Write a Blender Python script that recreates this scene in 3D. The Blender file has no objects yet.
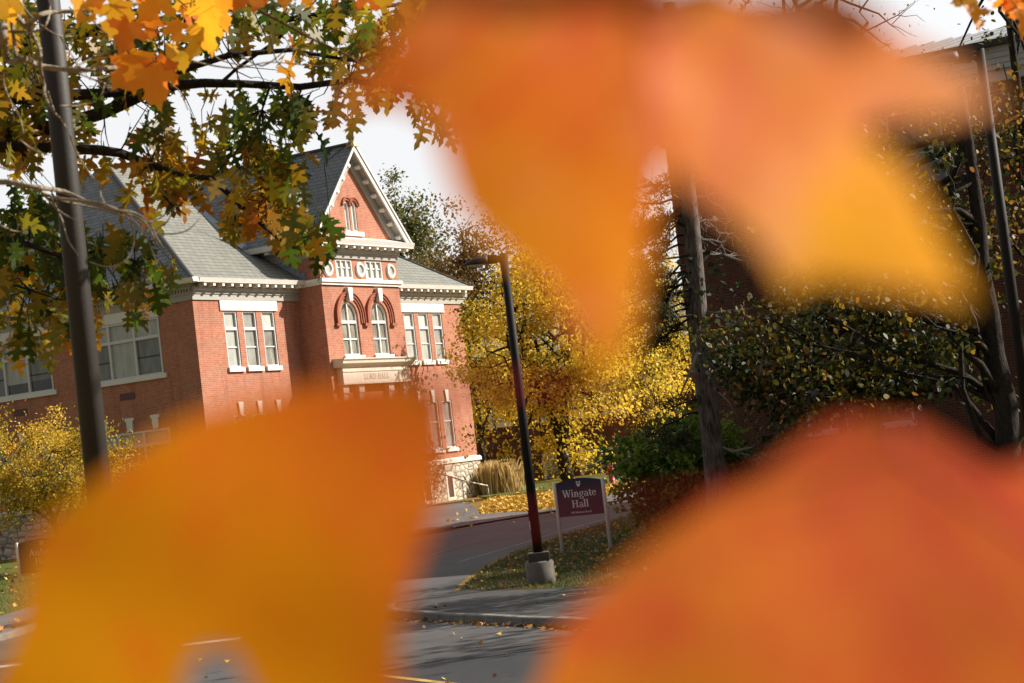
import bpy, bmesh, math, random
import numpy as np
from mathutils import Vector, Matrix

random.seed(7)
RNG = np.random.default_rng(11)
SC = bpy.context.scene
COL = SC.collection
R = math.radians

# ------------------------------------------------------------------ camera
EYE = 2.7
FPX = 1841.5
ROLL, PITCH = R(6.663), R(3.158)
fwd = Vector((0, math.cos(PITCH), math.sin(PITCH)))
up0 = Vector((0, -math.sin(PITCH), math.cos(PITCH)))
rt0 = Vector((1, 0, 0))
rt = math.cos(ROLL) * rt0 - math.sin(ROLL) * up0
up = math.sin(ROLL) * rt0 + math.cos(ROLL) * up0
cam_d = bpy.data.cameras.new('camera')
cam = bpy.data.objects.new('camera', cam_d)
COL.objects.link(cam)
mw = Matrix((rt, up, -fwd)).transposed().to_4x4()
mw.translation = (0, 0, EYE)
cam.matrix_world = mw
cam_d.sensor_width = 36
cam_d.lens = FPX / 1024 * 36
cam_d.clip_start = 0.02
cam_d.clip_end = 2000
cam_d.dof.use_dof = True
cam_d.dof.focus_distance = 48
cam_d.dof.aperture_fstop = 7.6
SC.camera = cam

# ------------------------------------------------------------------ light
SUN_EL = R(34)
SUN_V = Vector((0.975, 0.220, 0)).normalized()          # horizontal direction towards the sun
sun_az = math.atan2(SUN_V.x, SUN_V.y)                    # clockwise from +Y
W = bpy.data.worlds.new('World')
SC.world = W
W.use_nodes = True
nt = W.node_tree
nt.nodes.clear()
sky = nt.nodes.new('ShaderNodeTexSky')
sky.sky_type = 'NISHITA'
sky.sun_disc = False
sky.sun_elevation = SUN_EL
sky.sun_rotation = sun_az
sky.dust_density = 3.0
hs = nt.nodes.new('ShaderNodeHueSaturation')             # thin white overcast veil over the blue
hs.inputs['Saturation'].default_value = 0.2
bg = nt.nodes.new('ShaderNodeBackground')
bg.inputs['Strength'].default_value = 0.11
out = nt.nodes.new('ShaderNodeOutputWorld')
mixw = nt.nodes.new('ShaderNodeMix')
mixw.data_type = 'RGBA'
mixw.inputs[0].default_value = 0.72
wtc = nt.nodes.new('ShaderNodeTexCoord')                 # invented cloud sheet: bright ahead, dimmed overhead and behind to cut fill light
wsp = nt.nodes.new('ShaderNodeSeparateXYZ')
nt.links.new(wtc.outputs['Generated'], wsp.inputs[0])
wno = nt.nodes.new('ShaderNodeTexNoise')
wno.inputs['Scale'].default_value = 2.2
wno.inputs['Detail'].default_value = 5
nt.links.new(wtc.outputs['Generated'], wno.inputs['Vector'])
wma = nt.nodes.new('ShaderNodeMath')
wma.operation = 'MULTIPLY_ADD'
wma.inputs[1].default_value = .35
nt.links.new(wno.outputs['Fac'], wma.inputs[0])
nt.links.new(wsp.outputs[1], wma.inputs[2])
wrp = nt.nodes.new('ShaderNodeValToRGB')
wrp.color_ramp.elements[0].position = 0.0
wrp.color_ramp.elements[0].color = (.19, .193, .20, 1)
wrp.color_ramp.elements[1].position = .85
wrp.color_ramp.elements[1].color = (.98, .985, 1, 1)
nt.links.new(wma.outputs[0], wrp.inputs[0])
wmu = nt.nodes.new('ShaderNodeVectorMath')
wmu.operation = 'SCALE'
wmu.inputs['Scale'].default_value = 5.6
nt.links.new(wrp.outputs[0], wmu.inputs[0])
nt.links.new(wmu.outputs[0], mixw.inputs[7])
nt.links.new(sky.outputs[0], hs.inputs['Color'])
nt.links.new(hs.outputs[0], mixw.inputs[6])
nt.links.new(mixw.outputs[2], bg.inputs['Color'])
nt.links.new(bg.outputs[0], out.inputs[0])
sl = bpy.data.lights.new('sun', 'SUN')
sl.energy = 5.0
sl.angle = R(0.5)
sl.color = (1, 0.93, 0.82)
so = bpy.data.objects.new('sun', sl)
COL.objects.link(so)
sv = Vector((SUN_V.x * math.cos(SUN_EL), SUN_V.y * math.cos(SUN_EL), math.sin(SUN_EL)))
so.rotation_euler = sv.to_track_quat('Z', 'Y').to_euler()
so.location = (40, 0, 60)
SC.view_settings.view_transform = 'Standard'
SC.view_settings.look = 'None'
SC.view_settings.exposure = 0.75
SC.view_settings.gamma = 1
SC.render.engine = 'CYCLES'
SC.cycles.max_bounces = 6
SC.cycles.diffuse_bounces = 3
SC.cycles.glossy_bounces = 2
SC.cycles.transmission_bounces = 4
SC.cycles.transparent_max_bounces = 8
SC.cycles.caustics_reflective = False
SC.cycles.caustics_refractive = False
SC.cycles.sample_clamp_indirect = 6


# ------------------------------------------------------------------ helpers
def at(u, v, Y):
    """point on the plane y=Y seen at photo position u, v (used to place things)"""
    dx, dy = u - 512, v - 341.5
    d = rt * dx - up * dy + fwd * FPX
    return Vector((0, 0, EYE)) + d * (Y / d.y)


def sstep(a, b, x):
    t = min(1, max(0, (x - a) / (b - a)))
    return t * t * (3 - 2 * t)


class MB:
    def __init__(s):
        s.v, s.f = [], []

    def add(s, vs, fs):
        o = len(s.v)
        s.v += [tuple(v) for v in vs]
        s.f += [tuple(i + o for i in f) for f in fs]
        return s

    def box(s, x0, x1, y0, y1, z0, z1):
        return s.add([(x0, y0, z0), (x1, y0, z0), (x1, y1, z0), (x0, y1, z0), (x0, y0, z1), (x1, y0, z1), (x1, y1, z1), (x0, y1, z1)],
                     [(0, 3, 2, 1), (4, 5, 6, 7), (0, 1, 5, 4), (1, 2, 6, 5), (2, 3, 7, 6), (3, 0, 4, 7)])

    def prism(s, poly, axis, a0, a1):
        """poly in the two other axes, extruded along axis from a0 to a1"""
        n = len(poly)

        def p(q, a):
            return {'x': (a, q[0], q[1]), 'y': (q[0], a, q[1]), 'z': (q[0], q[1], a)}[axis]
        vs = [p(q, a0) for q in poly] + [p(q, a1) for q in poly]
        fs = [tuple(range(n)), tuple(range(2 * n - 1, n - 1, -1))]
        fs += [(i, (i + 1) % n, n + (i + 1) % n, n + i) for i in range(n)]
        return s.add(vs, fs)

    def tube(s, pts, rad, n=7, cap=True):
        pts = [Vector(p) for p in pts]
        if not hasattr(rad, '__len__'):
            rad = [rad] * len(pts)
        vs, fs = [], []
        ref = None
        for i, p in enumerate(pts):
            d = (pts[min(i + 1, len(pts) - 1)] - pts[max(i - 1, 0)])
            if d.length < 1e-9:
                d = Vector((0, 0, 1))
            d.normalize()
            if ref is None:
                ref = Vector((1, 0, 0)) if abs(d.x) < .8 else Vector((0, 1, 0))
            a = (ref - d * ref.dot(d)).normalized()
            ref = a
            b = d.cross(a)
            for k in range(n):
                t = 2 * math.pi * k / n
                vs.append(p + (a * math.cos(t) + b * math.sin(t)) * rad[i])
        for i in range(len(pts) - 1):
            for k in range(n):
                k2 = (k + 1) % n
                fs.append((i * n + k, i * n + k2, (i + 1) * n + k2, (i + 1) * n + k))
        if cap:
            fs.append(tuple(range(n - 1, -1, -1)))
            fs.append(tuple((len(pts) - 1) * n + k for k in range(n)))
        return s.add(vs, fs)

    def lathe(s, prof, n=20, c=(0, 0, 0)):
        vs, fs = [], []
        for r, z in prof:
            for k in range(n):
                t = 2 * math.pi * k / n
                vs.append((c[0] + r * math.cos(t), c[1] + r * math.sin(t), c[2] + z))
        for i in range(len(prof) - 1):
            for k in range(n):
                k2 = (k + 1) % n
                fs.append((i * n + k, i * n + k2, (i + 1) * n + k2, (i + 1) * n + k))
        fs.append(tuple(range(n - 1, -1, -1)))
        fs.append(tuple((len(prof) - 1) * n + k for k in range(n)))
        return s.add(vs, fs)

    def build(s, name, m, parent=None, smooth=False, bevel=0):
        me = bpy.data.meshes.new(name)
        me.from_pydata(s.v, [], s.f)
        me.update()
        if bevel or True:
            bm = bmesh.new()
            bm.from_mesh(me)
            bmesh.ops.recalc_face_normals(bm, faces=bm.faces)
            if bevel:
                es = [e for e in bm.edges if e.is_manifold and e.calc_face_angle(0) > .6]
                bmesh.ops.bevel(bm, geom=es, offset=bevel, segments=2, affect='EDGES', profile=.6)
            bm.to_mesh(me)
            bm.free()
        me.materials.append(m)
        if smooth:
            me.polygons.foreach_set('use_smooth', [True] * len(me.polygons))
        o = bpy.data.objects.new(name, me)
        COL.objects.link(o)
        if parent:
            o.parent = parent
        return o


def tag(o, label, cat, group=None, kind=None):
    if label:
        o['label'] = label
    if cat:
        o['category'] = cat
    if group:
        o['group'] = group
    if kind:
        o['kind'] = kind
    return o


def struct(o, kind='structure'):
    o['kind'] = kind
    return o


def thing(name, label, cat, loc=(0, 0, 0), rz=0, group=None):
    o = bpy.data.objects.new(name, None)
    o.empty_display_size = .3
    COL.objects.link(o)
    o.location = loc
    o.rotation_euler = (0, 0, rz)
    return tag(o, label, cat, group)


# ------------------------------------------------------------------ materials
class NT:
    def __init__(s, name):
        s.m = bpy.data.materials.new(name)
        s.m.use_nodes = True
        s.t = s.m.node_tree
        s.t.nodes.clear()
        s.out = s.n('ShaderNodeOutputMaterial')

    def n(s, typ, **kw):
        nd = s.t.nodes.new(typ)
        for k, v in kw.items():
            setattr(nd, k, v)
        return nd

    def l(s, a, b):
        s.t.links.new(a, b)

    def noise(s, vec, scale, detail=4, rough=.55):
        nd = s.n('ShaderNodeTexNoise')
        nd.inputs['Scale'].default_value = scale
        nd.inputs['Detail'].default_value = detail
        nd.inputs['Roughness'].default_value = rough
        if vec is not None:
            s.l(vec, nd.inputs['Vector'])
        return nd.outputs['Fac']

    def ramp(s, fac, stops):
        nd = s.n('ShaderNodeValToRGB')
        cr = nd.color_ramp
        while len(cr.elements) < len(stops):
            cr.elements.new(.5)
        for e, (p, c) in zip(cr.elements, stops):
            e.position = p
            e.color = (*c, 1) if len(c) == 3 else c
        s.l(fac, nd.inputs[0])
        return nd.outputs[0]

    def mix(s, fac, a, b, blend='MIX'):
        nd = s.n('ShaderNodeMix', data_type='RGBA', blend_type=blend)
        for sock, v in ((nd.inputs[0], fac), (nd.inputs[6], a), (nd.inputs[7], b)):
            if isinstance(v, (int, float)):
                sock.default_value = v
            elif isinstance(v, tuple):
                sock.default_value = (*v, 1)
            else:
                s.l(v, sock)
        return nd.outputs[2]

    def math(s, op, a, b=0., c=None):
        nd = s.n('ShaderNodeMath', operation=op)
        for i, v in enumerate((a, b, c)):
            if v is None:
                continue
            if isinstance(v, (int, float)):
                nd.inputs[i].default_value = v
            else:
                s.l(v, nd.inputs[i])
        return nd.outputs[0]

    def obj(s):
        return s.n('ShaderNodeTexCoord').outputs['Object']

    def geo(s):
        return s.n('ShaderNodeNewGeometry').outputs['Position']

    def bsdf(s, col, rough=.7, metal=0, spec=.5, bump=None, bs=.3, bd=.02, coat=0):
        p = s.n('ShaderNodeBsdfPrincipled')
        if isinstance(col, tuple):
            p.inputs['Base Color'].default_value = (*col, 1)
        else:
            s.l(col, p.inputs['Base Color'])
        if isinstance(rough, (int, float)):
            p.inputs['Roughness'].default_value = rough
        else:
            s.l(rough, p.inputs['Roughness'])
        p.inputs['Metallic'].default_value = metal
        p.inputs['Specular IOR Level'].default_value = spec
        p.inputs['Coat Weight'].default_value = coat
        if bump is not None:
            b = s.n('ShaderNodeBump')
            b.inputs['Strength'].default_value = bs
            b.inputs['Distance'].default_value = bd
            s.l(bump, b.inputs['Height'])
            s.l(b.outputs[0], p.inputs['Normal'])
        return p

    def fin(s, sh):
        s.l(sh.outputs[0] if hasattr(sh, 'outputs') else sh, s.out.inputs[0])
        return s.m


def paint(name, col, rough=.6, var=.12, scale=3, metal=0, spec=.5):
    t = NT(name)
    n = t.noise(t.obj(), scale, 5)
    n2 = t.noise(t.obj(), scale * 9, 3)
    f = t.math('ADD', t.math('MULTIPLY', n, .6), t.math('MULTIPLY', n2, .4))
    lo = tuple(c * (1 - var * 1.6) for c in col)
    hi = tuple(min(1, c * (1 + var)) for c in col)
    return t.fin(t.bsdf(t.ramp(f, [(.3, lo), (.7, hi)]), rough, metal, spec, n2, .12, .01))


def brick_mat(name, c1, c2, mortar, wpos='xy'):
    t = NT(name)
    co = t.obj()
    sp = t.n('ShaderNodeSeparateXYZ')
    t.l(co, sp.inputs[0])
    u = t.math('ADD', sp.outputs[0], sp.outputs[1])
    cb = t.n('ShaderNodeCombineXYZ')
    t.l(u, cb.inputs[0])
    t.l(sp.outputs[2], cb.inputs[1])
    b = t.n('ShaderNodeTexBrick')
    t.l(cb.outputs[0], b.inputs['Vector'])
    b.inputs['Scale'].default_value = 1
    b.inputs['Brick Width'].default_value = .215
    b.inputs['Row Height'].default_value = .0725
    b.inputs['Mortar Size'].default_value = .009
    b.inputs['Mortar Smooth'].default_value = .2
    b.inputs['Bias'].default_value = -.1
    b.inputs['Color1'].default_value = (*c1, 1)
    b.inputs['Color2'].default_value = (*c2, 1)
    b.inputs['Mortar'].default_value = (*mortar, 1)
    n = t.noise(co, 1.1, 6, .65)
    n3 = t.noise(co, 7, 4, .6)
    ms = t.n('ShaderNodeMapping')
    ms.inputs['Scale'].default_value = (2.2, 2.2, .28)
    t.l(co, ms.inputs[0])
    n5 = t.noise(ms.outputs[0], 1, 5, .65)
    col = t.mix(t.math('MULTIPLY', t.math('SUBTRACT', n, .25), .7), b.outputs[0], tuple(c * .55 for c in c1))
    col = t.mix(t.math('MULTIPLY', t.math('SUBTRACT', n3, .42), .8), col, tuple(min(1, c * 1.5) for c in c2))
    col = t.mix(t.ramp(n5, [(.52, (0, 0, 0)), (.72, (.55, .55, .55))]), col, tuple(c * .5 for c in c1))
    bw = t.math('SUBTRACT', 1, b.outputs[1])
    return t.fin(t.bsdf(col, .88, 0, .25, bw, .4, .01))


def shingle_mat(name, axis, c1, c2, dark):
    t = NT(name)
    co = t.obj()
    sp = t.n('ShaderNodeSeparateXYZ')
    t.l(co, sp.inputs[0])
    cb = t.n('ShaderNodeCombineXYZ')
    t.l(sp.outputs[0 if axis == 'x' else 1], cb.inputs[0])
    t.l(sp.outputs[2], cb.inputs[1])
    b = t.n('ShaderNodeTexBrick')
    t.l(cb.outputs[0], b.inputs['Vector'])
    b.inputs['Scale'].default_value = 1
    b.inputs['Brick Width'].default_value = .42
    b.inputs['Row Height'].default_value = .17
    b.inputs['Mortar Size'].default_value = .018
    b.inputs['Mortar Smooth'].default_value = .4
    b.inputs['Color1'].default_value = (*c1, 1)
    b.inputs['Color2'].default_value = (*c2, 1)
    b.inputs['Mortar'].default_value = (*dark, 1)
    n = t.noise(co, .9, 6, .7)
    n2 = t.noise(co, 5, 4, .7)
    col = t.mix(t.math('MULTIPLY', t.math('SUBTRACT', n, .35), .9), b.outputs[0], tuple(c * .6 for c in c1))
    col = t.mix(t.math('MULTIPLY', t.math('SUBTRACT', n2, .4), .7), col, tuple(c * 1.35 for c in c2))
    return t.fin(t.bsdf(col, .75, 0, .4, t.math('SUBTRACT', 1, b.outputs[1]), .6, .03))


def rubble_mat(name):
    t = NT(name)
    co = t.obj()
    sp = t.n('ShaderNodeSeparateXYZ')
    t.l(co, sp.inputs[0])
    cb = t.n('ShaderNodeCombineXYZ')
    t.l(t.math('ADD', sp.outputs[0], sp.outputs[1]), cb.inputs[0])
    t.l(t.math('MULTIPLY', sp.outputs[2], 1.7), cb.inputs[1])
    v = t.n('ShaderNodeTexVoronoi', feature='F1')
    v.inputs['Scale'].default_value = 2.3
    v.inputs['Randomness'].default_value = .85
    t.l(cb.outputs[0], v.inputs['Vector'])
    e = t.n('ShaderNodeTexVoronoi', feature='DISTANCE_TO_EDGE')
    e.inputs['Scale'].default_value = 2.3
    e.inputs['Randomness'].default_value = .85
    t.l(cb.outputs[0], e.inputs['Vector'])
    sx = t.n('ShaderNodeSeparateColor')
    t.l(v.outputs['Color'], sx.inputs[0])
    col = t.ramp(sx.outputs[0], [(0, (.36, .30, .22)), (.4, (.60, .54, .43)), (.75, (.70, .63, .52)), (1, (.50, .43, .33))])
    n = t.noise(co, 9, 5, .7)
    col = t.mix(t.math('MULTIPLY', n, .5), col, (.24, .2, .14))
    m = t.ramp(e.outputs['Distance'], [(.02, (0, 0, 0)), (.08, (1, 1, 1))])
    col = t.mix(m, (.17, .14, .105), col)
    return t.fin(t.bsdf(col, .9, 0, .2, e.outputs['Distance'], .9, .12))


def leaf_mat(name, stops, trans=.4, patch=.25, scale=.6, rough=.55, spec=.3):
    """stops: ramp over the random value each leaf carries"""
    t = NT(name)
    a = t.n('ShaderNodeAttribute')
    a.attribute_name = 'rnd'
    n = t.noise(t.geo(), scale, 2)
    f = t.math('ADD', a.outputs['Fac'], t.math('MULTIPLY', t.math('SUBTRACT', n, .5), patch * 4))
    col = t.ramp(f, stops)
    d = t.bsdf(col, rough, 0, spec)
    tr = t.n('ShaderNodeBsdfTranslucent')
    t.l(t.mix(.5, col, t.mix(1.0, col, (1.0, .9, .4), 'MULTIPLY')), tr.inputs[0])
    mx = t.n('ShaderNodeMixShader')
    mx.inputs[0].default_value = trans
    t.l(d.outputs[0], mx.inputs[1])
    t.l(tr.outputs[0], mx.inputs[2])
    return t.fin(mx)


def bark_mat(name, c1, c2, sx=14, sz=2.2):
    t = NT(name)
    mp = t.n('ShaderNodeMapping')
    mp.inputs['Scale'].default_value = (sx, sx, sz)
    t.l(t.geo(), mp.inputs[0])
    n = t.noise(mp.outputs[0], 1, 6, .65)
    n2 = t.noise(t.geo(), 2.5, 3)
    f = t.math('ADD', t.math('MULTIPLY', n, .75), t.math('MULTIPLY', n2, .25))
    return t.fin(t.bsdf(t.ramp(f, [(.35, c1), (.65, c2)]), .9, 0, .2, n, .9, .04))


M = {}
M['brick'] = brick_mat('hall_brick', (.385, .125, .068), (.485, .19, .118), (.46, .32, .24))
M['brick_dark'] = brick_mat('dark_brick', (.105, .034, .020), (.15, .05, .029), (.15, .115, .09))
M['brick_mould'] = paint('moulded_brick', (.33, .095, .05), .85, .2, 6)
M['roof_x'] = shingle_mat('slate_front', 'x', (.165, .165, .142), (.215, .215, .185), (.075, .075, .066))
M['roof_y'] = shingle_mat('slate_side', 'y', (.14, .155, .16), (.20, .215, .22), (.06, .065, .07))
M['stone'] = rubble_mat('rubble_stone')
M['white'] = paint('white_trim', (.74, .72, .67), .55, .06, 2)
M['grey_trim'] = paint('weathered_trim', (.37, .35, .31), .65, .1, 2)
M['limestone'] = paint('limestone', (.66, .60, .50), .8, .1, 3)
M['window_white'] = paint('window_paint', (.62, .62, .62), .5, .05, 3)
M['lead'] = paint('lead_flashing', (.28, .33, .40), .45, .2, 4, .3)
M['copper'] = paint('green_copper', (.20, .42, .34), .7, .15, 6)
M['gold'] = paint('gilt_finial', (.42, .28, .12), .5, .2, 8, .4)
M['concrete'] = paint('concrete', (.15, .135, .118), .9, .2, 5)
t = NT('kerb_stone')
kg = t.geo()
kd = t.n('ShaderNodeVectorMath', operation='DOT_PRODUCT')
t.l(kg, kd.inputs[0])
kd.inputs[1].default_value = (.505, -.863, 0)
kj = t.math('FRACT', t.math('MULTIPLY', kd.outputs['Value'], .52))
kn = t.math('ADD', t.math('MULTIPLY', t.noise(kg, 2.2, 5, .7), .5), t.math('MULTIPLY', t.noise(kg, 22, 4, .7), .5))
kc = t.ramp(kn, [(.32, (.10, .092, .08)), (.55, (.20, .19, .17)), (.7, (.27, .26, .235))])
kc = t.mix(t.ramp(kj, [(.0, (1, 1, 1)), (.016, (0, 0, 0))]), kc, (.03, .027, .024))
M['granite'] = t.fin(t.bsdf(kc, .9, 0, .2, kn, .7, .02))
M['bronze'] = paint('dark_bronze_paint', (.018, .015, .013), .6, .15, 5, 0, .12)
M['pole_paint'] = paint('pole_paint', (.024, .019, .015), .62, .1, 4, 0)
M['cover'] = paint('brown_base_cover', (.062, .046, .036), .6, .15, 6)
M['lens'] = paint('lamp_lens', (.55, .52, .45), .3, .05)
M['post'] = paint('post_grey', (.78, .75, .73), .45, .06, 3)
M['navy'] = paint('navy_panel', (.012, .007, .036), .4, .08, 3)
M['navy_worn'] = paint('maroon_panel', (.10, .03, .028), .5, .1, 3)
M['sticker'] = paint('white_sticker', (.75, .74, .70), .5, .03)
M['letters'] = paint('white_letters', (.80, .79, .78), .5, .02)
M['engraved'] = paint('engraved_letter', (.36, .29, .22), .9, .05)
M['door'] = paint('door_wood', (.16, .07, .035), .5, .15, 4)
M['hydrant'] = paint('hydrant_red', (.45, .045, .06), .45, .15, 6)
M['hydrant_cap'] = paint('hydrant_cap', (.42, .06, .09), .4, .1, 6)
M['metal_roof'] = paint('pale_metal_roof', (.20, .205, .215), .6, .1, 1.2, .1)
M['siding'] = paint('pale_siding', (.52, .53, .54), .6, .08, 1.5)
M['dark_trim'] = paint('dark_gutter', (.035, .033, .032), .5, .1, 3)
M['louvre'] = paint('louvre_grey', (.40, .37, .34), .6, .1, 4)
M['rail'] = paint('rail_white', (.70, .68, .64), .5, .05)


def pane_mat(name, col, refl=.12, streak=.15):
    t = NT(name)
    mp = t.n('ShaderNodeMapping')
    mp.inputs['Scale'].default_value = (1.6, 1.6, .45)
    t.l(t.obj(), mp.inputs[0])
    n = t.noise(mp.outputs[0], 2.6, 5, .6)
    c = t.ramp(n, [(.35, tuple(x * (1 - streak) for x in col)), (.65, tuple(min(1, x * (1 + streak)) for x in col))])
    p = t.bsdf(c, .5, 0, .3)
    p.inputs['Coat Weight'].default_value = 1
    p.inputs['Coat Roughness'].default_value = .03
    p.inputs['Coat IOR'].default_value = 1.6
    return t.fin(p)


M['pane_blind'] = pane_mat('glass_over_blind', (.36, .37, .32))
M['pane_screen'] = pane_mat('glass_over_screen', (.13, .14, .12), .1, .3)
M['pane_dark'] = pane_mat('dark_glass', (.03, .028, .026), .1, .4)
M['pane_tan'] = pane_mat('glass_over_tan_blind', (.23, .225, .19), .1, .42)  # strong streaks paint dark tree reflections into the pane colour
M['pane_night'] = pane_mat('unlit_glass', (.055, .05, .045), .1, .3)
M['bld_white'] = paint('old_white_frame', (.42, .41, .40), .6, .1, 3)
M['pane_pale'] = pane_mat('pale_glass', (.50, .50, .46))


def ground_mats():
    t = NT('asphalt')
    g = t.geo()
    n = t.noise(g, .35, 6, .7)
    mp = t.n('ShaderNodeMapping')
    mp.inputs['Rotation'].default_value = (0, 0, R(-31))
    mp.inputs['Scale'].default_value = (.9, .12, 1)
    t.l(g, mp.inputs[0])
    n2 = t.noise(mp.outputs[0], 1.4, 5, .7)
    n3 = t.noise(g, 45, 3, .7)
    ck = t.n('ShaderNodeTexVoronoi', feature='DISTANCE_TO_EDGE')
    ck.inputs['Scale'].default_value = .42
    wv = t.n('ShaderNodeVectorMath', operation='ADD')
    wn = t.n('ShaderNodeTexNoise')
    wn.inputs['Scale'].default_value = 1.8
    wn.inputs['Detail'].default_value = 4
    t.l(g, wn.inputs['Vector'])
    t.l(g, wv.inputs[0])
    t.l(wn.outputs['Color'], wv.inputs[1])
    t.l(wv.outputs[0], ck.inputs['Vector'])
    f = t.math('ADD', t.math('MULTIPLY', n, .4), t.math('ADD', t.math('MULTIPLY', n2, .35), t.math('MULTIPLY', n3, .25)))
    f = t.math('SUBTRACT', f, t.ramp(ck.outputs['Distance'], [(.0, (.28, .28, .28)), (.012, (0, 0, 0))]))
    col = t.ramp(f, [(.33, (.013, .013, .015)), (.5, (.023, .023, .025)), (.68, (.044, .043, .043))])
    M['asphalt'] = t.fin(t.bsdf(col, .85, 0, .35, n3, .5, .01))
    t = NT('asphalt_path')
    g = t.geo()
    n = t.noise(g, .8, 6, .7)
    n3 = t.noise(g, 30, 3, .7)
    f = t.math('ADD', t.math('MULTIPLY', n, .6), t.math('MULTIPLY', n3, .4))
    col = t.ramp(f, [(.33, (.036, .034, .033)), (.55, (.056, .053, .051)), (.7, (.082, .078, .074))])
    M['path'] = t.fin(t.bsdf(col, .9, 0, .3, n3, .5, .01))
    t = NT('side_asphalt')
    g = t.geo()
    n = t.noise(g, .45, 6, .7)
    n3 = t.noise(g, 30, 3, .7)
    f = t.math('ADD', t.math('MULTIPLY', n, .6), t.math('MULTIPLY', n3, .4))
    col = t.ramp(f, [(.33, (.040, .037, .037)), (.52, (.068, .063, .062)), (.7, (.10, .094, .09))])
    M['side_asphalt'] = t.fin(t.bsdf(col, .85, 0, .35, n3, .4, .01))
    t = NT('old_asphalt')
    g = t.geo()
    n = t.noise(g, .5, 6, .7)
    n3 = t.noise(g, 30, 3, .7)
    f = t.math('ADD', t.math('MULTIPLY', n, .6), t.math('MULTIPLY', n3, .4))
    col = t.ramp(f, [(.33, (.085, .078, .075)), (.55, (.13, .12, .115)), (.7, (.17, .16, .15))])
    M['old_asphalt'] = t.fin(t.bsdf(col, .9, 0, .3, n3, .4, .01))
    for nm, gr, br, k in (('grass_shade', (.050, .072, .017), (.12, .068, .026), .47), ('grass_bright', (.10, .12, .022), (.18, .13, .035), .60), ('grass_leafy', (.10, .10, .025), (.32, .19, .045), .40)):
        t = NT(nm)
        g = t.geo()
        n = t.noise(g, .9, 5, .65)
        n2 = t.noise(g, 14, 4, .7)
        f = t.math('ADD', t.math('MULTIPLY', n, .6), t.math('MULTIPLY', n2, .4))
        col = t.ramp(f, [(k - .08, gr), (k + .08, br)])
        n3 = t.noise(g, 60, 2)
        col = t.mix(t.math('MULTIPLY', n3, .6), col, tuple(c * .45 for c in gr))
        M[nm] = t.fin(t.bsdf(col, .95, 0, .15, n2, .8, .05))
    M['yellow_line'] = paint('yellow_line', (.40, .25, .055), .8, .4, 2.2)
    M['faded_yellow'] = paint('faded_yellow_line', (.17, .12, .06), .8, .4, 1.2)
    M['faded_white'] = paint('faded_white_line', (.24, .22, .21), .8, .4, 1.2)
    M['white_line'] = paint('white_line', (.58, .56, .53), .8, .25, 3)


ground_mats()

# bark and foliage
M['bark'] = bark_mat('grey_brown_bark', (.035, .027, .021), (.11, .088, .068))
M['bark_dark'] = bark_mat('dark_oak_bark', (.014, .011, .009), (.05, .04, .032), 20, 8)
M['bark_pine'] = bark_mat('pine_bark', (.03, .024, .02), (.23, .19, .165), 22, 4)
M['bark_pale'] = bark_mat('pale_bark', (.26, .21, .15), (.46, .39, .30), 40, 40)
M['bark_red'] = bark_mat('reddish_twig', (.11, .045, .03), (.22, .10, .06), 60, 60)
M['bark_maple'] = bark_mat('maple_bark', (.12, .085, .05), (.26, .20, .13), 12, 3)
M['dead_wood'] = bark_mat('dead_wood', (.18, .16, .14), (.34, .31, .28), 30, 30)
M['f_yellow'] = leaf_mat('yellow_foliage', [(0, (.08, .10, .02)), (.2, (.30, .27, .03)), (.42, (.74, .54, .05)), (.75, (.86, .62, .07)), (1, (.88, .68, .14))], .5, .2, .35)
M['f_gold'] = leaf_mat('golden_foliage', [(0, (.12, .14, .02)), (.35, (.40, .32, .03)), (.65, (.70, .48, .05)), (1, (.74, .42, .07))], .4, .3, .6)
M['f_dark'] = leaf_mat('dark_green_foliage', [(0, (.06, .075, .025)), (.5, (.17, .175, .055)), (.85, (.28, .23, .08)), (1, (.34, .20, .07))], .4, .3, .3)
M['f_brown'] = leaf_mat('brown_foliage', [(0, (.12, .08, .03)), (.5, (.24, .14, .045)), (1, (.33, .19, .06))], .3, .2, .4)
M['f_pine'] = leaf_mat('pine_needles', [(0, (.022, .030, .012)), (.6, (.050, .058, .020)), (1, (.10, .085, .03))], .2, .2, 1)
M['f_spruce'] = leaf_mat('evergreen_sprays', [(0, (.04, .085, .014)), (.5, (.12, .21, .03)), (1, (.32, .36, .05))], .4, .2, 1.2)
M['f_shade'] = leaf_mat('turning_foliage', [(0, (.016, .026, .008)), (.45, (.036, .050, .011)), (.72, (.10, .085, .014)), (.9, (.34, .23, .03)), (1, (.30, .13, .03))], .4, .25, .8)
M['f_oak'] = leaf_mat('oak_leaves', [(0, (.022, .055, .009)), (.32, (.070, .11, .012)), (.52, (.23, .19, .016)), (.75, (.46, .26, .02)), (1, (.44, .14, .016))], .62, .16, 5, .4, .5)
M['f_maple'] = leaf_mat('maple_leaves', [(0, (.86, .52, .04)), (.4, (.88, .36, .03)), (1, (.80, .20, .03))], .65, .14, 14)
M['litter'] = leaf_mat('leaf_litter', [(0, (.66, .44, .06)), (.4, (.46, .22, .05)), (.75, (.30, .12, .045)), (1, (.20, .10, .05))], .1, .2, 2)
M['f_grass'] = leaf_mat('grass_blades', [(0, (.04, .075, .012)), (.6, (.075, .11, .02)), (1, (.16, .13, .04))], .3, .25, .8)
M['f_reed'] = leaf_mat('ornamental_grass', [(0, (.46, .34, .17)), (.6, (.66, .50, .27)), (1, (.76, .60, .36))], .3, .1, 2)


# ------------------------------------------------------------------ terrain
def gz(x, y):
    z = -0.13 + 0.55 * sstep(42, 76, y)
    z += 1.15 * (1 - sstep(3, 15, y))
    z += 0.25 * sstep(50, 75, y) * (1 - sstep(-14, -4, x)) * 0
    return z


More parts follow.
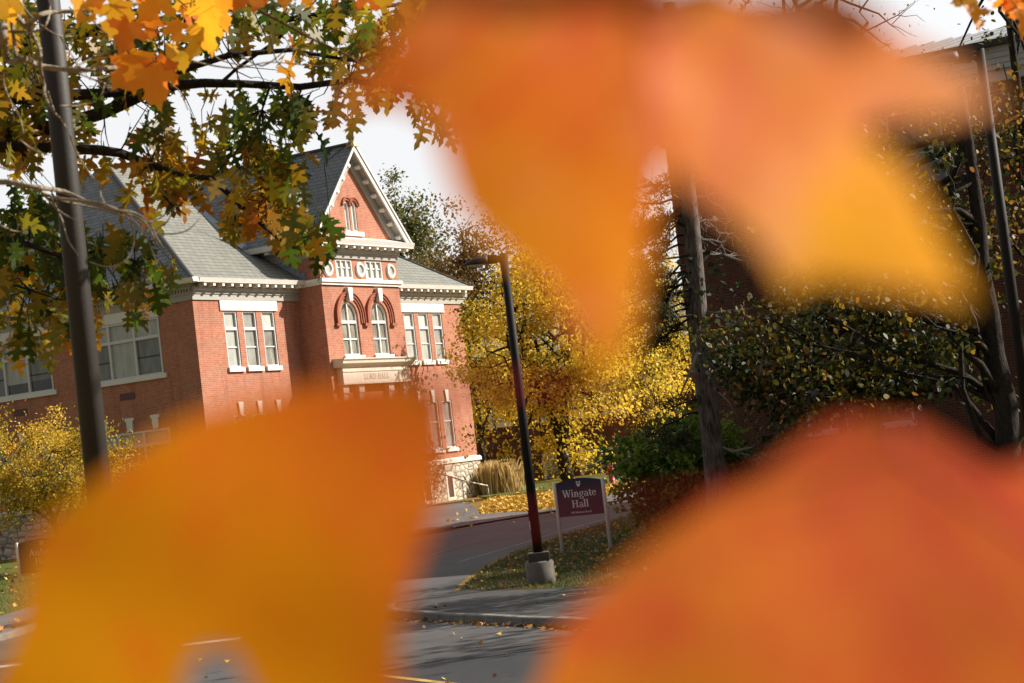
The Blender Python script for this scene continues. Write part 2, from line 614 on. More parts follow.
def drape(name, poly, off, m, step=2.0, label=None, skirt=0):
    bm = bmesh.new()
    vs = [bm.verts.new((x, y, 0)) for x, y in poly]
    bm.faces.new(vs)
    xs = [p[0] for p in poly]
    ys = [p[1] for p in poly]
    for ax, lo, hi in ((0, min(xs), max(xs)), (1, min(ys), max(ys))):
        k = math.ceil(lo / step) * step
        while k < hi:
            no = (1, 0, 0) if ax == 0 else (0, 1, 0)
            co = (k, 0, 0) if ax == 0 else (0, k, 0)
            bmesh.ops.bisect_plane(bm, geom=bm.verts[:] + bm.edges[:] + bm.faces[:], plane_co=co, plane_no=no, dist=1e-5)
            k += step
    of = off if callable(off) else (lambda x, y: off)
    for v in bm.verts:
        v.co.z = gz(v.co.x, v.co.y) + of(v.co.x, v.co.y)
    bmesh.ops.triangulate(bm, faces=[f for f in bm.faces if len(f.verts) > 4])
    bmesh.ops.recalc_face_normals(bm, faces=bm.faces)
    for f in bm.faces:
        if f.normal.z < 0:
            f.normal_flip()
    if skirt:
        be = [e for e in bm.edges if e.is_boundary]
        r = bmesh.ops.extrude_edge_only(bm, edges=be)
        for v in r['geom']:
            if isinstance(v, bmesh.types.BMVert):
                v.co.z -= skirt
    me = bpy.data.meshes.new(name)
    bm.to_mesh(me)
    bm.free()
    me.materials.append(m)
    o = bpy.data.objects.new(name, me)
    COL.objects.link(o)
    return o


BIG = [(-260, -60), (260, -60), (260, 420), (-260, 420)]
struct(drape('ground', BIG, 0.0, M['grass_leafy'], 6))
D = Vector((.505, -.863))                                 # main road runs along D
Nn = Vector((.863, .505))


def rn(a, b):                                             # a along D, b across
    p = D * a + Nn * b
    return (p.x, p.y)


B_FAR = 14.25
struct(drape('main_road', [rn(-80, 6.2), rn(60, 6.2), rn(60, B_FAR + .12), rn(-80, B_FAR + .12)], .006, M['asphalt']))
# side road: from the junction away between the lamp island and the hall
near_edge = [(1.5, 27), (-.9, 30.5), (-1.75, 35.2), (-1.75, 38.5), (-1.5, 42.5), (-.85, 47), (.6, 52), (2.3, 55.6), (3.9, 58.3), (6.5, 62), (14, 70)]
far_edge = [(15, 76), (9, 69), (4.5, 65.2), (2.4, 63.7), (.74, 62.4), (-1.1, 61.2), (-3.3, 58.8), (-6.2, 56), (-8.8, 51.5), (-10.4, 46), (-11.0, 40), (-11.6, 37), (-13.5, 34)]
struct(drape('side_road', near_edge + far_edge + [(-12, 30), (-4, 24)], .010, M['side_asphalt']))


def strip(name, pts, w, off, m):
    L, Rr = [], []
    pts = [Vector(p) for p in pts]
    for i, p in enumerate(pts):
        d = (pts[min(i + 1, len(pts) - 1)] - pts[max(i - 1, 0)]).normalized()
        n = Vector((-d.y, d.x)) * w / 2
        L.append(tuple(p + n))
        Rr.append(tuple(p - n))
    return struct(drape(name, L + Rr[::-1], off, m, 3.0))


strip('yellow_road_line', [rn(-23.6, 10.4), rn(-22.2, 10.4), rn(-5, 10.4), rn(35, 10.4)], .12, .012, M['yellow_line'])
strip('white_stop_line', [(-10.2, 32.25), (-5.3, 32.35)], .42, .016, M['white_line'])
strip('white_edge_line', [(-1.98, 46.4), (-.55, 50), (.75, 53.4), (2.2, 56.4), (3.9, 59.3), (6.5, 63)], .09, .018, M['faded_white'])
strip('yellow_road_line', [(-4.4, 45), (-2.6, 51), (-1.3, 54.5), (.7, 58.9), (3.2, 61.5)], .10, .018, M['faded_yellow'])
strip('white_edge_line', [(-1.8, 60.0), (-.28, 61.1), (.73, 61.6), (2.57, 61.9), (4.13, 62.6), (8, 66.3)], .16, .020, M['faded_white'])

# lamp island: kerb, asphalt path, lawn
def isl(x, y):
    return .03 + .10 * (1 - sstep(34.5, 41, y))


kerb_pts = [(-2.9, 34.6)] + [rn(a, B_FAR) for a in (-30.2, -27, -24.5, -22.6)] + [(.55, 27.05), (1.4, 26.55), (3.2, 26.0), (7, 25.4), (14, 24.8), (30, 24)]
walk_in = [(30, 30.5), (14, 31.2), (7, 31.5), (3, 32.2), (1.05, 33.0), (-.2, 34.2), (-1.0, 35.1), (-1.5, 36.3)]
struct(drape('path', kerb_pts + walk_in, lambda x, y: isl(x, y) - .004, M['path'], 1.5))
lawn = walk_in[::-1] + [(60, 29), (60, 120), (16, 92), (9.4, 78), (6.2, 70), (4.6, 66)] + near_edge[3:9][::-1][1:]
lawn = [(-1.5, 36.3), (-1.0, 35.1), (-.2, 34.2), (1.05, 33.0), (3, 32.2), (7, 31.5), (14, 31.2), (30, 30.5), (60, 29), (60, 90), (20, 73), (14.2, 69.6), (6.7, 61.6), (4.1, 57.9), (2.5, 55.2), (.8, 51.7), (-.65, 46.8), (-1.3, 42.4), (-1.55, 38.5)]
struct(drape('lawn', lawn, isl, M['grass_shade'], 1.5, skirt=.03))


def kerb(name, pts, label):
    mb = MB()
    P = [Vector(p) for p in pts]
    # resample
    Q = []
    for a, b in zip(P[:-1], P[1:]):
        n = max(1, int((b - a).length / .6))
        for i in range(n):
            Q.append(a.lerp(b, i / n))
    Q.append(P[-1])
    for it in range(3):
        Q = [Q[0]] + [(Q[i - 1] + Q[i] * 2 + Q[i + 1]) / 4 for i in range(1, len(Q) - 1)] + [Q[-1]]
    prof = [(-.02, -.05), (-.01, .128), (.012, .145), (.15, .147), (.17, .12), (.17, -.05)]
    vs, fs = [], []
    for i, p in enumerate(Q):
        d = (Q[min(i + 1, len(Q) - 1)] - Q[max(i - 1, 0)]).normalized()
        n = Vector((-d.y, d.x))
        jz = .006 * math.sin(i * 1.7) + .005 * math.sin(i * .61)
        for a, h in prof:
            q = p + n * a
            vs.append((q.x, q.y, gz(p.x, p.y) + h + (jz if h > .1 else 0)))
    k = len(prof)
    for i in range(len(Q) - 1):
        for j in range(k):
            j2 = (j + 1) % k
            fs.append((i * k + j, i * k + j2, (i + 1) * k + j2, (i + 1) * k + j))
    mb.add(vs, fs)
    o = mb.build(name, M['granite'])
    return o


struct(kerb('kerb', kerb_pts, ''))

# left island with the lawn in front of the hall's end
lk = [(-40, 33), (-20, 34.2), (-13.2, 35.3), (-11.9, 36.3), (-11.2, 38), (-10.95, 40.5), (-10.6, 46), (-9.6, 50.5), (-7.5, 54.5), (-4.5, 57.6), (-2.6, 59.6)]
struct(kerb('kerb', lk, ''))


def offpts(pts, w):
    P = [Vector(p) for p in pts]
    o = []
    for i, p in enumerate(P):
        d = (P[min(i + 1, len(P) - 1)] - P[max(i - 1, 0)]).normalized()
        o.append(tuple(p + Vector((-d.y, d.x)) * w))
    return o


struct(drape('pavement', offpts(lk, .14) + offpts(lk, 2.3)[::-1], .135, M['old_asphalt'], 2.0))
inner = offpts(lk[:9], 2.3)
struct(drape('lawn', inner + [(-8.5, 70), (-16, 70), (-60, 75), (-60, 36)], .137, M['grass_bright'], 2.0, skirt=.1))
# leaf covered verge and path in front of the hall's far end
struct(drape('path', [(-6.2, 56.4), (-2.4, 60.2), (0, 62.1), (1.7, 63.3), (.8, 64.5), (-.1, 63.8), (-1.3, 65.6), (-1.84, 65.6), (-2.2, 72), (-2.8, 80), (-4.5, 80), (-5, 70), (-8.5, 62)], .06, M['old_asphalt'], 2.0))
struct(drape('grass_strip', [(-2.2, 84.5), (-1.8, 80), (.9, 79.2), (5.5, 79), (9, 100), (-4, 100)], .055, M['grass_bright'], 2.0))
struct(drape('path', [(1.75, 63.3), (2.6, 64), (9, 69.4), (14, 80), (8, 80), (5.0, 74), (3.1, 69.5)], .055, M['old_asphalt'], 2.0))

# ------------------------------------------------------------------ Lord Hall (local frame: x along the front, y into the depth)
HEAD = R(29.274)
HALL_O = Vector((-11.9315, 70.0, 0))
HROT = math.pi / 2 - HEAD
hall = thing('college_hall', 'old red brick hall with white cornices, arched windows and slate gable on rubble base', 'building', HALL_O, HROT)


def wall(name, outer, holes, axis, pos, depth, m, parent, inward=1):
    """outer and holes are 2D loops (along, z). axis 'y': wall in the xz plane at y=pos; 'x': in the yz plane"""
    bm = bmesh.new()

    def P(q, d=0):
        return (q[0], pos + d, q[1]) if axis == 'y' else (pos + d, q[0], q[1])
    edges = []
    loops = []
    for lp in [outer] + holes:
        vs = [bm.verts.new(P(q)) for q in lp]
        for i in range(len(vs)):
            edges.append(bm.edges.new((vs[i], vs[(i + 1) % len(vs)])))
        loops.append(vs)
    bmesh.ops.triangle_fill(bm, use_beauty=True, use_dissolve=False, edges=edges)
    for lp, vs in zip(holes, loops[1:]):
        back = [bm.verts.new(P(q, depth * inward)) for q in lp]
        for i in range(len(vs)):
            j = (i + 1) % len(vs)
            bm.faces.new((vs[i], vs[j], back[j], back[i]))
    me = bpy.data.meshes.new(name)
    bm.to_mesh(me)
    bm.free()
    me.materials.append(m)
    o = bpy.data.objects.new(name, me)
    COL.objects.link(o)
    o.parent = parent
    return o


def rect(a0, a1, z0, z1):
    return [(a0, z0), (a1, z0), (a1, z1), (a0, z1)]


def arch(a0, a1, z0, zs, n=14):
    c, r = (a0 + a1) / 2, (a1 - a0) / 2
    return [(a0, z0), (a1, z0)] + [(c + r * math.cos(math.pi * i / n), zs + r * math.sin(math.pi * i / n)) for i in range(n + 1)]


def abox(mb, axis, a0, a1, d0, d1, z0, z1):
    if axis == 'y':
        mb.box(a0, a1, min(d0, d1), max(d0, d1), z0, z1)
    else:
        mb.box(min(d0, d1), max(d0, d1), a0, a1, z0, z1)


def window(parent, axis, pos, a0, a1, z0, z1, lights=1, transom=None, meet=None, dep=.13, mats=None, inward=1, fr=.07, sill=True, sill_over=.07, sill_h=.17, mull=.10, frame_m=None, sill_m=None):
    """a rectangular window part with frame, panes and sill as its sub-parts"""
    w = bpy.data.objects.new('window', None)
    COL.objects.link(w)
    w.parent = parent
    P = lambda d: pos + d * inward
    f = MB()
    F0, F1 = P(dep - .09), P(dep + .02)
    abox(f, axis, a0, a1, F0, F1, z1 - fr, z1)
    abox(f, axis, a0, a1, F0, F1, z0, z0 + fr)
    abox(f, axis, a0, a0 + fr, F0, F1, z0 + fr, z1 - fr)
    abox(f, axis, a1 - fr, a1, F0, F1, z0 + fr, z1 - fr)
    n = lights
    cw = (a1 - a0 - 2 * fr - (n - 1) * mull) / n
    xs = []
    for i in range(n):
        x0 = a0 + fr + i * (cw + mull)
        xs.append((x0, x0 + cw))
        if i:
            abox(f, axis, x0 - mull, x0, F0 + .004 * inward, F1, z0 + fr, z1 - fr)
    for (x0, x1) in xs:
        if transom:
            abox(f, axis, x0, x1, F0 + .008 * inward, F1, transom - .06, transom + .06)
        if meet:
            for q in (meet if isinstance(meet, (list, tuple)) else [meet]):
                if q is not None and (not isinstance(meet, dict)):
                    abox(f, axis, x0, x1, P(dep - .045), F1, q - .025, q + .025)
    f.build('frame', frame_m or M['window_white'], w)
    mats = mats or {}
    for i, (x0, x1) in enumerate(xs):
        zt = transom or z1
        segs = [(z0 + fr, zt, mats.get(i, 'pane_screen'))]
        if transom:
            segs.append((transom, z1 - fr, mats.get('top', 'pane_blind')))
        for (p0, p1, mm) in segs:
            g = MB()
            abox(g, axis, x0, x1, P(dep - .002), P(dep + .012), p0, p1)
            g.build('pane', M[mm], w)
    if sill:
        s = MB()
        abox(s, axis, a0 - sill_over, a1 + sill_over, P(-.09), P(dep - .005), z0 - sill_h, z0 + .012)
        s.build('sill', sill_m or M['white'], w)
    return w


PO = -1.255                                              # pavilion front plane
S1, S2 = 6.81, 12.65
L_END, DEPTH = 19.8, 18.8
wl = [(1.79, 2.63), (2.99, 3.86), (4.22, 5.08)]
wr = [(L_END - b, L_END - a) for a, b in wl[::-1]]
ZL, ZU = (2.85, 5.06), (6.91, 9.15)
holesL = [rect(a, b, *z) for a, b in wl for z in (ZL, ZU)]
holesR = [rect(a, b, *z) for a, b in wr for z in (ZL, ZU)]
wall('wall', rect(0, S1, 1.9, 10.1), holesL, 'y', 0, .16, M['brick'], hall)
wall('wall', rect(S2, L_END, 1.9, 10.1), holesR, 'y', 0, .16, M['brick'], hall)
lw = [(1.75, 5.65), (7.45, 11.35), (13.15, 17.05)]
wall('wall', rect(0, DEPTH, 1.9, 10.1), [rect(a, b, *z) for a, b in lw for z in ((2.9, 4.85), (6.92, 9.15))], 'x', 0, .16, M['brick'], hall)
wall('wall', rect(0, DEPTH, 1.9, 10.1), [], 'x', L_END, .16, M['brick'], hall)
wall('wall', rect(0, L_END, 1.9, 10.1), [], 'y', DEPTH, .16, M['brick'], hall)
arches = [(7.96, 9.22), (10.22, 11.46)]
holesP = [arch(a, b, 7.12, 8.79) for a, b in arches] + [rect(7.99, 9.2, 10.38, 11.2), rect(10.18, 11.48, 10.38, 11.2)]
gab = [(9.1, 9.45), (9.6, 9.98)]
holesP += [arch(a, b, 12.42, 13.52, 8) for a, b in gab]
door_hole = rect(8.75, 10.7, .5, 5.2)
wall('pavilion_wall', [(S1, 0), (S2, 0), (S2, 12.0), (9.73, 15.75), (S1, 12.0)], holesP + [door_hole], 'y', PO, .2, M['brick'], hall)
wall('pavilion_wall', rect(PO, 6, 0, 12.2), [], 'x', S1, .2, M['brick'], hall)
wall('pavilion_wall', rect(PO, 6, 0, 12.2), [], 'x', S2, .2, M['brick'], hall)

for ws in (wl, wr):
    for a, b in ws:
        for (z0, z1), (tr, me_) in ((ZL, (None, 4.1)), (ZU, (8.45, 7.72))):
            window(hall, 'y', 0, a, b, z0, z1, 1, tr, me_, .12, {0: random.choice(['pane_tan', 'pane_tan', 'pane_screen', 'pane_blind']), 'top': random.choice(['pane_pale', 'pane_tan', 'pane_blind'])})
for k, (a, b) in enumerate(lw):
    w = window(hall, 'x', 0, a, b, 6.95, 9.15, 3, 8.43, None, .06, {0: 'pane_screen', 1: 'pane_blind', 2: 'pane_screen', 'top': 'pane_blind'}, sill_over=.15)
    f = MB()
    cw = (b - a - .14 - .2) / 3
    for i in (0, 2):
        x0 = a + .07 + i * (cw + .1)
        MB().box(.035, .075, x0, x0 + cw, 7.66, 7.71).build('sash_rail', M['dark_trim'], w)
    pass
    window(hall, 'x', 0, a, b, 2.9, 4.85, 3, 4.3, None, .06, {0: 'pane_screen', 1: 'pane_screen', 2: 'pane_screen', 'top': 'pane_blind'}, sill_over=.15)
# left half of the second end window: raised blinds
for (a0, a1, z0, z1) in ((7.56, 8.68, 7.04, 7.45), (8.86, 9.98, 7.04, 7.42)):
    mb = MB()
    mb.box(.053, .066, a0, a1, z0, z1)
    mb.build('pane', M['pane_dark'], hall)

# lintels
for (a, b) in ((1.58, 5.27), (L_END - 5.27, L_END - 1.58)):
    mb = MB()
    q = (b - a) / 3
    for i in range(3):
        mb.box(a + i * q + .006, a + (i + 1) * q - .006, -.05, .1, 9.16, 9.565)
    mb.build('lintel', M['white'], hall)
for a, b in lw:
    MB().box(-.05, .1, a - .19, b + .19, 9.16, 9.565).build('lintel', M['white'], hall)
for ws in (wl, wr):                                       # slim keystones and voussoirs over the lower windows
    for a, b in ws:
        c = (a + b) / 2
        MB().prism([(c - .09, 5.02), (c + .09, 5.02), (c + .15, 5.55), (c - .15, 5.55)], 'y', -.07, .05).build('keystone', M['white'], hall)
for a, b in lw:
    for c in (a + .65, a + 1.95, b - .65):
        MB().prism([(c - .13, 4.88), (c + .13, 4.88), (c + .16, 5.3), (c + .22, 5.3), (c + .22, 5.42), (c - .22, 5.42), (c - .22, 5.3), (c - .16, 5.3)], 'x', -.07, .05).build('keystone', M['white'], hall)
    MB().box(-.02, .03, (a + b) / 2 - .37, (a + b) / 2 + .37, 6.14, 6.40).build('vent', M['navy_worn'], hall)

# cornice of the wings
def cornice_y(a0, a1, name='cornice'):
    mb = MB()
    mb.box(a0, a1, -.06, .05, 9.565, 9.80)
    mb.box(a0, a1, -.10, .05, 9.80, 9.90)
    mb.box(a0, a1, -.16, .05, 9.90, 10.06)
    mb.box(a0, a1, -.11, .05, 10.06, 10.20)
    mb.build('frieze', M['grey_trim'], hall)
    mb = MB()
    mb.box(a0 - .02, a1, -.50, .2, 10.19, 10.24)
    mb.prism([(-.50, 10.2), (-.56, 10.36), (-.45, 10.37), (-.2, 10.37), (-.2, 10.2)], 'x', a0 - .02, a1)
    mb.build('gutter', M['white'], hall)
    n = int((a1 - a0) / .56)
    for i in range(n):
        c = a0 + .35 + i * .56
        if c > a1 - .1:
            break
        MB().box(c - .07, c + .07, -.46, -.14, 10.06, 10.185).build('bracket', M['white'], hall)


cornice_y(-.05, S1)
cornice_y(S2, L_END + .5)
mb = MB()
mb.box(-.06, .05, -.05, DEPTH, 9.565, 9.80)
mb.box(-.10, .05, -.05, DEPTH, 9.80, 9.88)
mb.box(-.16, .05, -.05, DEPTH, 10.0, 10.06)
mb.box(-.11, .05, -.05, DEPTH, 10.06, 10.20)
mb.build('frieze', M['grey_trim'], hall)
mb = MB()
y = 0
while y < DEPTH:
    mb.box(-.14, .05, y, y + .07, 9.88, 10.0)
    y += .14
mb.build('dentil_course', M['grey_trim'], hall)
mb = MB()
mb.box(-.50, .2, -.50, DEPTH + .5, 10.19, 10.24)
mb.prism([(-.50, 10.2), (-.56, 10.36), (-.45, 10.37), (-.2, 10.37), (-.2, 10.2)], 'y', -.56, DEPTH + .5)
mb.build('gutter', M['white'], hall)
for i in range(14):
    c = .7 + i * 1.36
    MB().box(-.46, -.14, c - .12, c + .12, 10.06, 10.185).build('bracket', M['white'], hall)

# main hip roof
ea, ze = -.47, 10.34
ap1, ap2, apy, apz = 6.7, 13.1, 9.4, 16.95
x0, x1, y0, y1 = ea, L_END - ea, ea, DEPTH - ea
MB().add([(x0, y0, ze), (x1, y0, ze), (ap2, apy, apz), (ap1, apy, apz)], [(0, 1, 2, 3)]).build('roof_slope', M['roof_x'], hall)
MB().add([(x0, y1, ze), (x0, y0, ze), (ap1, apy, apz)], [(0, 1, 2)]).build('roof_slope', M['roof_y'], hall)
MB().add([(x1, y0, ze), (x1, y1, ze), (ap2, apy, apz)], [(0, 1, 2)]).build('roof_slope', M['roof_y'], hall)
MB().add([(x1, y1, ze), (x0, y1, ze), (ap1, apy, apz), (ap2, apy, apz)], [(0, 1, 2, 3)]).build('roof_slope', M['roof_x'], hall)
mb = MB()
mb.tube([(x0, y0, ze), (ap1, apy, apz + .03)], .09, 6)
mb.tube([(x1, y0, ze), (ap2, apy, apz + .03)], .07, 6)
mb.tube([(ap1, apy, apz + .03), (ap2, apy, apz + .03)], .07, 6)
mb.build('ridge_cap', M['dark_trim'], hall)
mb = MB()
mb.lathe([(.30, 0), (.26, .14), (.12, .3), (.1, .5), (.17, .58), (.08, .72), (.03, 1.05), (.0, 1.2)], 12, (ap1, apy, apz - .05))
mb.build('finial', M['copper'], hall)

# pavilion gable roof
gx, gzr, ge = 9.73, 16.13, 3.67
gze = 11.95
yf, yb = -1.66, 8.6
for sgn in (-1, 1):
    xe = gx + sgn * ge
    th = .14
    MB().add([(gx, yf, gzr), (xe, yf, gze), (xe, yb, gze), (gx, yb, gzr)], [(0, 1, 2, 3)]).build('roof_slope', M['roof_y'], hall)
    # rake board and soffit
    dx, dz = sgn * ge, gze - gzr
    ln = math.hypot(dx, dz)
    tx, tz = dx / ln, dz / ln
    nx, nz = (tz, -tx) if sgn > 0 else (-tz, tx)
    if nz > 0:
        nx, nz = -nx, -nz                                # points down
    A = (gx, gzr)

    def q(t, d):
        return (gx + tx * t + nx * d, gzr + tz * t + nz * d)
    rb = .26 if sgn > 0 else .12
    MB().prism([q(0, .03), q(ln, .03), q(ln, rb), q(.0, rb)], 'y', yf - .05, yf + .03).build('rake_board', M['white'], hall)
    MB().prism([q(0, -.03), q(ln, -.03), q(ln, .05), q(0, .05)], 'y', yf - .10, yf - .05).build('rake_moulding', M['white'], hall)
    MB().prism([q(.0, .18), q(ln, .18), q(ln, .21), q(.0, .21)], 'y', yf + .03, PO + .05).build('soffit', M['grey_trim'], hall)
    MB().prism([q(.2, .21), q(ln - .75, .21), q(ln - .75, .60), q(.5, .60)], 'y', PO - .09, PO + .02).build('rake_frieze', M['grey_trim'], hall)
    for k in range(6):
        t0 = .9 + k * .78
        MB().prism([q(t0, .21), q(t0 + .16, .21), q(t0 + .16, .40), q(t0, .40)], 'y', yf + .06, PO - .06).build('rake_bracket', M['white'], hall)
    # side eaves
    mb = MB()
    xi = S1 if sgn < 0 else S2
    lo, hi = (xe, xi + .02) if sgn < 0 else (xi - .02, xe)
    mb.box(lo, hi, yf - .05, 6, 11.74, 11.79)
    if sgn < 0:
        mb.prism([(lo, 11.75), (lo - .06, 11.96), (lo + .06, 11.97), (lo + .06, 11.75)], 'y', yf - .05, 6)
    else:
        mb.prism([(hi, 11.75), (hi + .06, 11.96), (hi - .06, 11.97), (hi - .06, 11.75)], 'y', yf - .05, 6)
    mb.build('gutter', M['white'], hall)
    mb = MB()
    fx = xi - .08 if sgn < 0 else xi + .08
    mb.box(min(fx, xi), max(fx, xi), PO - .05, 6, 11.25, 11.62)
    mb.build('frieze', M['grey_trim'], hall)
    for k in range(5):
        yy = PO + .25 + k * .95
        b0, b1 = (xi - .62, xi - .1) if sgn < 0 else (xi + .1, xi + .62)
        MB().box(b0, b1, yy - .1, yy + .1, 11.62, 11.735).build('bracket', M['white'], hall)
MB().tube([(gx, yf - .05, gzr + .04), (gx, yb, gzr + .04)], .08, 6).build('ridge_cap', M['dark_trim'], hall)
mb = MB()
mb.lathe([(.26, -.12), (.22, .06), (.1, .16), (.16, .26), (.17, .34), (.07, .44), (.05, .6), (.03, .62), (.018, 1.5), (.0, 1.6)], 12, (gx, yf + .1, gzr))
mb.build('finial', M['gold'], hall)
mb = MB()                                                # valley metal and step flashing
mb.prism([(-.16, -.02), (.16, -.02), (.16, .05), (-.16, .05)], 'x', 0, 1)
mb = MB()
va, vb = Vector((6.05, 1.85, 11.97)), Vector((9.45, 8.1, 15.86))
mb.tube([va + Vector((0, 0, .03)), vb + Vector((0, 0, .03))], .17, 6)
mb.build('valley_flashing', M['lead'], hall)
mb = MB()
k_ = (apz - ze) / (apy - ea)
for i in range(9):
    yy = -.5 + i * .24
    zz = ze + (yy - ea) * k_
    mb.box(S1 - .05, S1 + .01, yy, yy + .26, zz + .02, zz + .36)
mb.build('step_flashing', M['lead'], hall)

# pavilion cornice across the gable
mb = MB()
mb.box(S1 - .05, S2 + .05, PO - .07, PO + .02, 11.22, 11.40)
mb.box(S1 - .08, S2 + .08, PO - .12, PO + .02, 11.40, 11.46)
mb.box(S1 - .1, S2 + .1, PO - .17, PO + .02, 11.46, 11.63)
mb.build('frieze', M['grey_trim'], hall)
mb = MB()
mb.box(gx - ge, gx + ge, PO - .52, PO + .02, 11.735, 11.79)
mb.prism([(PO - .52, 11.78), (PO - .60, 11.97), (PO - .45, 11.99), (PO, 12.16), (PO, 11.78)], 'x', gx - ge - .03, gx + ge + .03)
mb.build('cornice', M['white'], hall)
for i in range(12):
    c = gx - ge + .45 + i * .585
    MB().box(c - .07, c + .07, PO - .47, PO - .15, 11.61, 11.735).build('bracket', M['white'], hall)
mb = MB()
mb.box(S1 - .08, S2 + .08, PO - .09, PO + .03, 10.09, 10.2)
mb.box(S1 - .14, S2 + .14, PO - .16, PO + .03, 10.2, 10.345)
mb.box(S1 - .08, S1 + .03, PO, 0, 10.09, 10.2)
mb.box(S1 - .14, S1 + .03, PO, 0, 10.2, 10.345)
mb.build('string_course', M['white'], hall)


def arch_window(a0, a1, z0, zs, pos, dep, bar, mm, meet=None, name='arched_window'):
    w = bpy.data.objects.new(name, None)
    COL.objects.link(w)
    w.parent = hall
    f = MB()
    o = arch(a0, a1, z0, zs, 16)
    c, r = (a0 + a1) / 2, (a1 - a0) / 2
    fr = .085 if r > .3 else .05
    i_ = [(a0 + fr, z0 + fr), (a1 - fr, z0 + fr)] + [(c + (r - fr) * math.cos(math.pi * k / 16), zs + (r - fr) * math.sin(math.pi * k / 16)) for k in range(17)]
    n = len(o)
    ya, yb_ = pos + dep - .09, pos + dep + .02
    vs = [(p[0], ya, p[1]) for p in o] + [(p[0], ya, p[1]) for p in i_] + [(p[0], yb_, p[1]) for p in o] + [(p[0], yb_, p[1]) for p in i_]
    fs = []
    for k in range(n):
        j = (k + 1) % n
        fs += [(k, j, n + j, n + k), (n + k, n + j, 3 * n + j, 3 * n + k), (2 * n + k, 2 * n + j, 3 * n + j, 3 * n + k)]
    f.add(vs, fs)
    if bar:
        f.box(a0 + fr, a1 - fr, ya + .005, yb_, bar - .06, bar + .06)
        f.box(c - .035, c + .035, ya + .012, yb_, z0 + fr, zs + r - fr)
        f.box(a0 + fr, a1 - fr, ya + .03, yb_, (z0 + bar) / 2 - .03, (z0 + bar) / 2 + .03)
    f.build('frame', M['white'], w)
    g = MB()
    g.prism([p for p in i_], 'y', pos + dep - .01, pos + dep + .005)
    g.build('pane', M[mm], w)
    return w


for a, b in arches:
    arch_window(a, b, 7.12, 8.79, PO, .16, 8.55, 'pane_tan')
    mb = MB()
    mb.box(a - .1, b + .1, PO - .1, PO + .1, 6.98, 7.13)
    mb.build('sill', M['white'], hall)
    c = (a + b) / 2
    for (ri, ro, pr) in ((.80, .86, .05), (.90, .97, .09), (1.0, 1.05, .13)):
        mb = MB()
        n = 20
        vs, fs = [], []
        pts = [(c - ro, 8.48)] + [(c - ro * math.cos(math.pi * k / n), 8.78 + ro * math.sin(math.pi * k / n)) for k in range(n + 1)] + [(c + ro, 8.48)]
        pti = [(c - ri, 8.48)] + [(c - ri * math.cos(math.pi * k / n), 8.78 + ri * math.sin(math.pi * k / n)) for k in range(n + 1)] + [(c + ri, 8.48)]
        m_ = len(pts)
        for d in (PO - pr, PO + .02):
            vs += [(p[0], d, p[1]) for p in pts] + [(p[0], d, p[1]) for p in pti]
        for k in range(m_ - 1):
            fs += [(k, k + 1, m_ + k + 1, m_ + k), (k, k + 1, 2 * m_ + k + 1, 2 * m_ + k), (m_ + k, m_ + k + 1, 3 * m_ + k + 1, 3 * m_ + k)]
        fs += [(0, m_, 3 * m_, 2 * m_), (m_ - 1, 2 * m_ - 1, 4 * m_ - 1, 3 * m_ - 1)]
        mb.add(vs, fs)
        mb.build('hood_mould', M['brick_mould'], hall)
    MB().prism([(c - .12, 9.42), (c + .12, 9.42), (c + .17, 9.98), (c - .17, 9.98)], 'y', PO - .2, PO + .03).build('keystone', M['white'], hall)
for c in (7.63, 9.72, 11.81):
    MB().box(c - .16, c + .16, PO - .13, PO + .02, 8.36, 8.485).build('hood_corbel', M['brick_mould'], hall)
for (a, b) in ((7.99, 9.2), (10.18, 11.48)):
    w = window(hall, 'y', PO, a, b, 10.38, 11.2, 3, None, 10.85, .1, {0: 'pane_pale', 1: 'pane_pale', 2: 'pane_pale'}, sill=False, mull=.06, frame_m=M['white'])
for c in (7.37, 9.73, 12.1):
    o = bpy.data.objects.new('oculus', None)
    COL.objects.link(o)
    o.parent = hall
    mb = MB()
    n = 24
    prof = [(.33, -.02), (.33, .05), (.30, .09), (.22, .09), (.19, .05), (.19, -.02)]
    vs, fs = [], []
    for k in range(n):
        t = 2 * math.pi * k / n
        for r_, h_ in prof:
            vs.append((c + r_ * math.cos(t), PO - h_, 10.77 + r_ * math.sin(t)))
    for k in range(n):
        for j in range(6):
            fs.append((k * 6 + j, ((k + 1) % n) * 6 + j, ((k + 1) % n) * 6 + (j + 1) % 6, k * 6 + (j + 1) % 6))
    mb.add(vs, fs)
    mb.build('stone_ring', M['white'], o)
    mb = MB()
    mb.prism([(c + .2 * math.cos(2 * math.pi * k / 16), 10.77 + .2 * math.sin(2 * math.pi * k / 16)) for k in range(16)], 'y', PO - .025, PO - .01)
    mb.build('pane', M['pane_blind'], o)
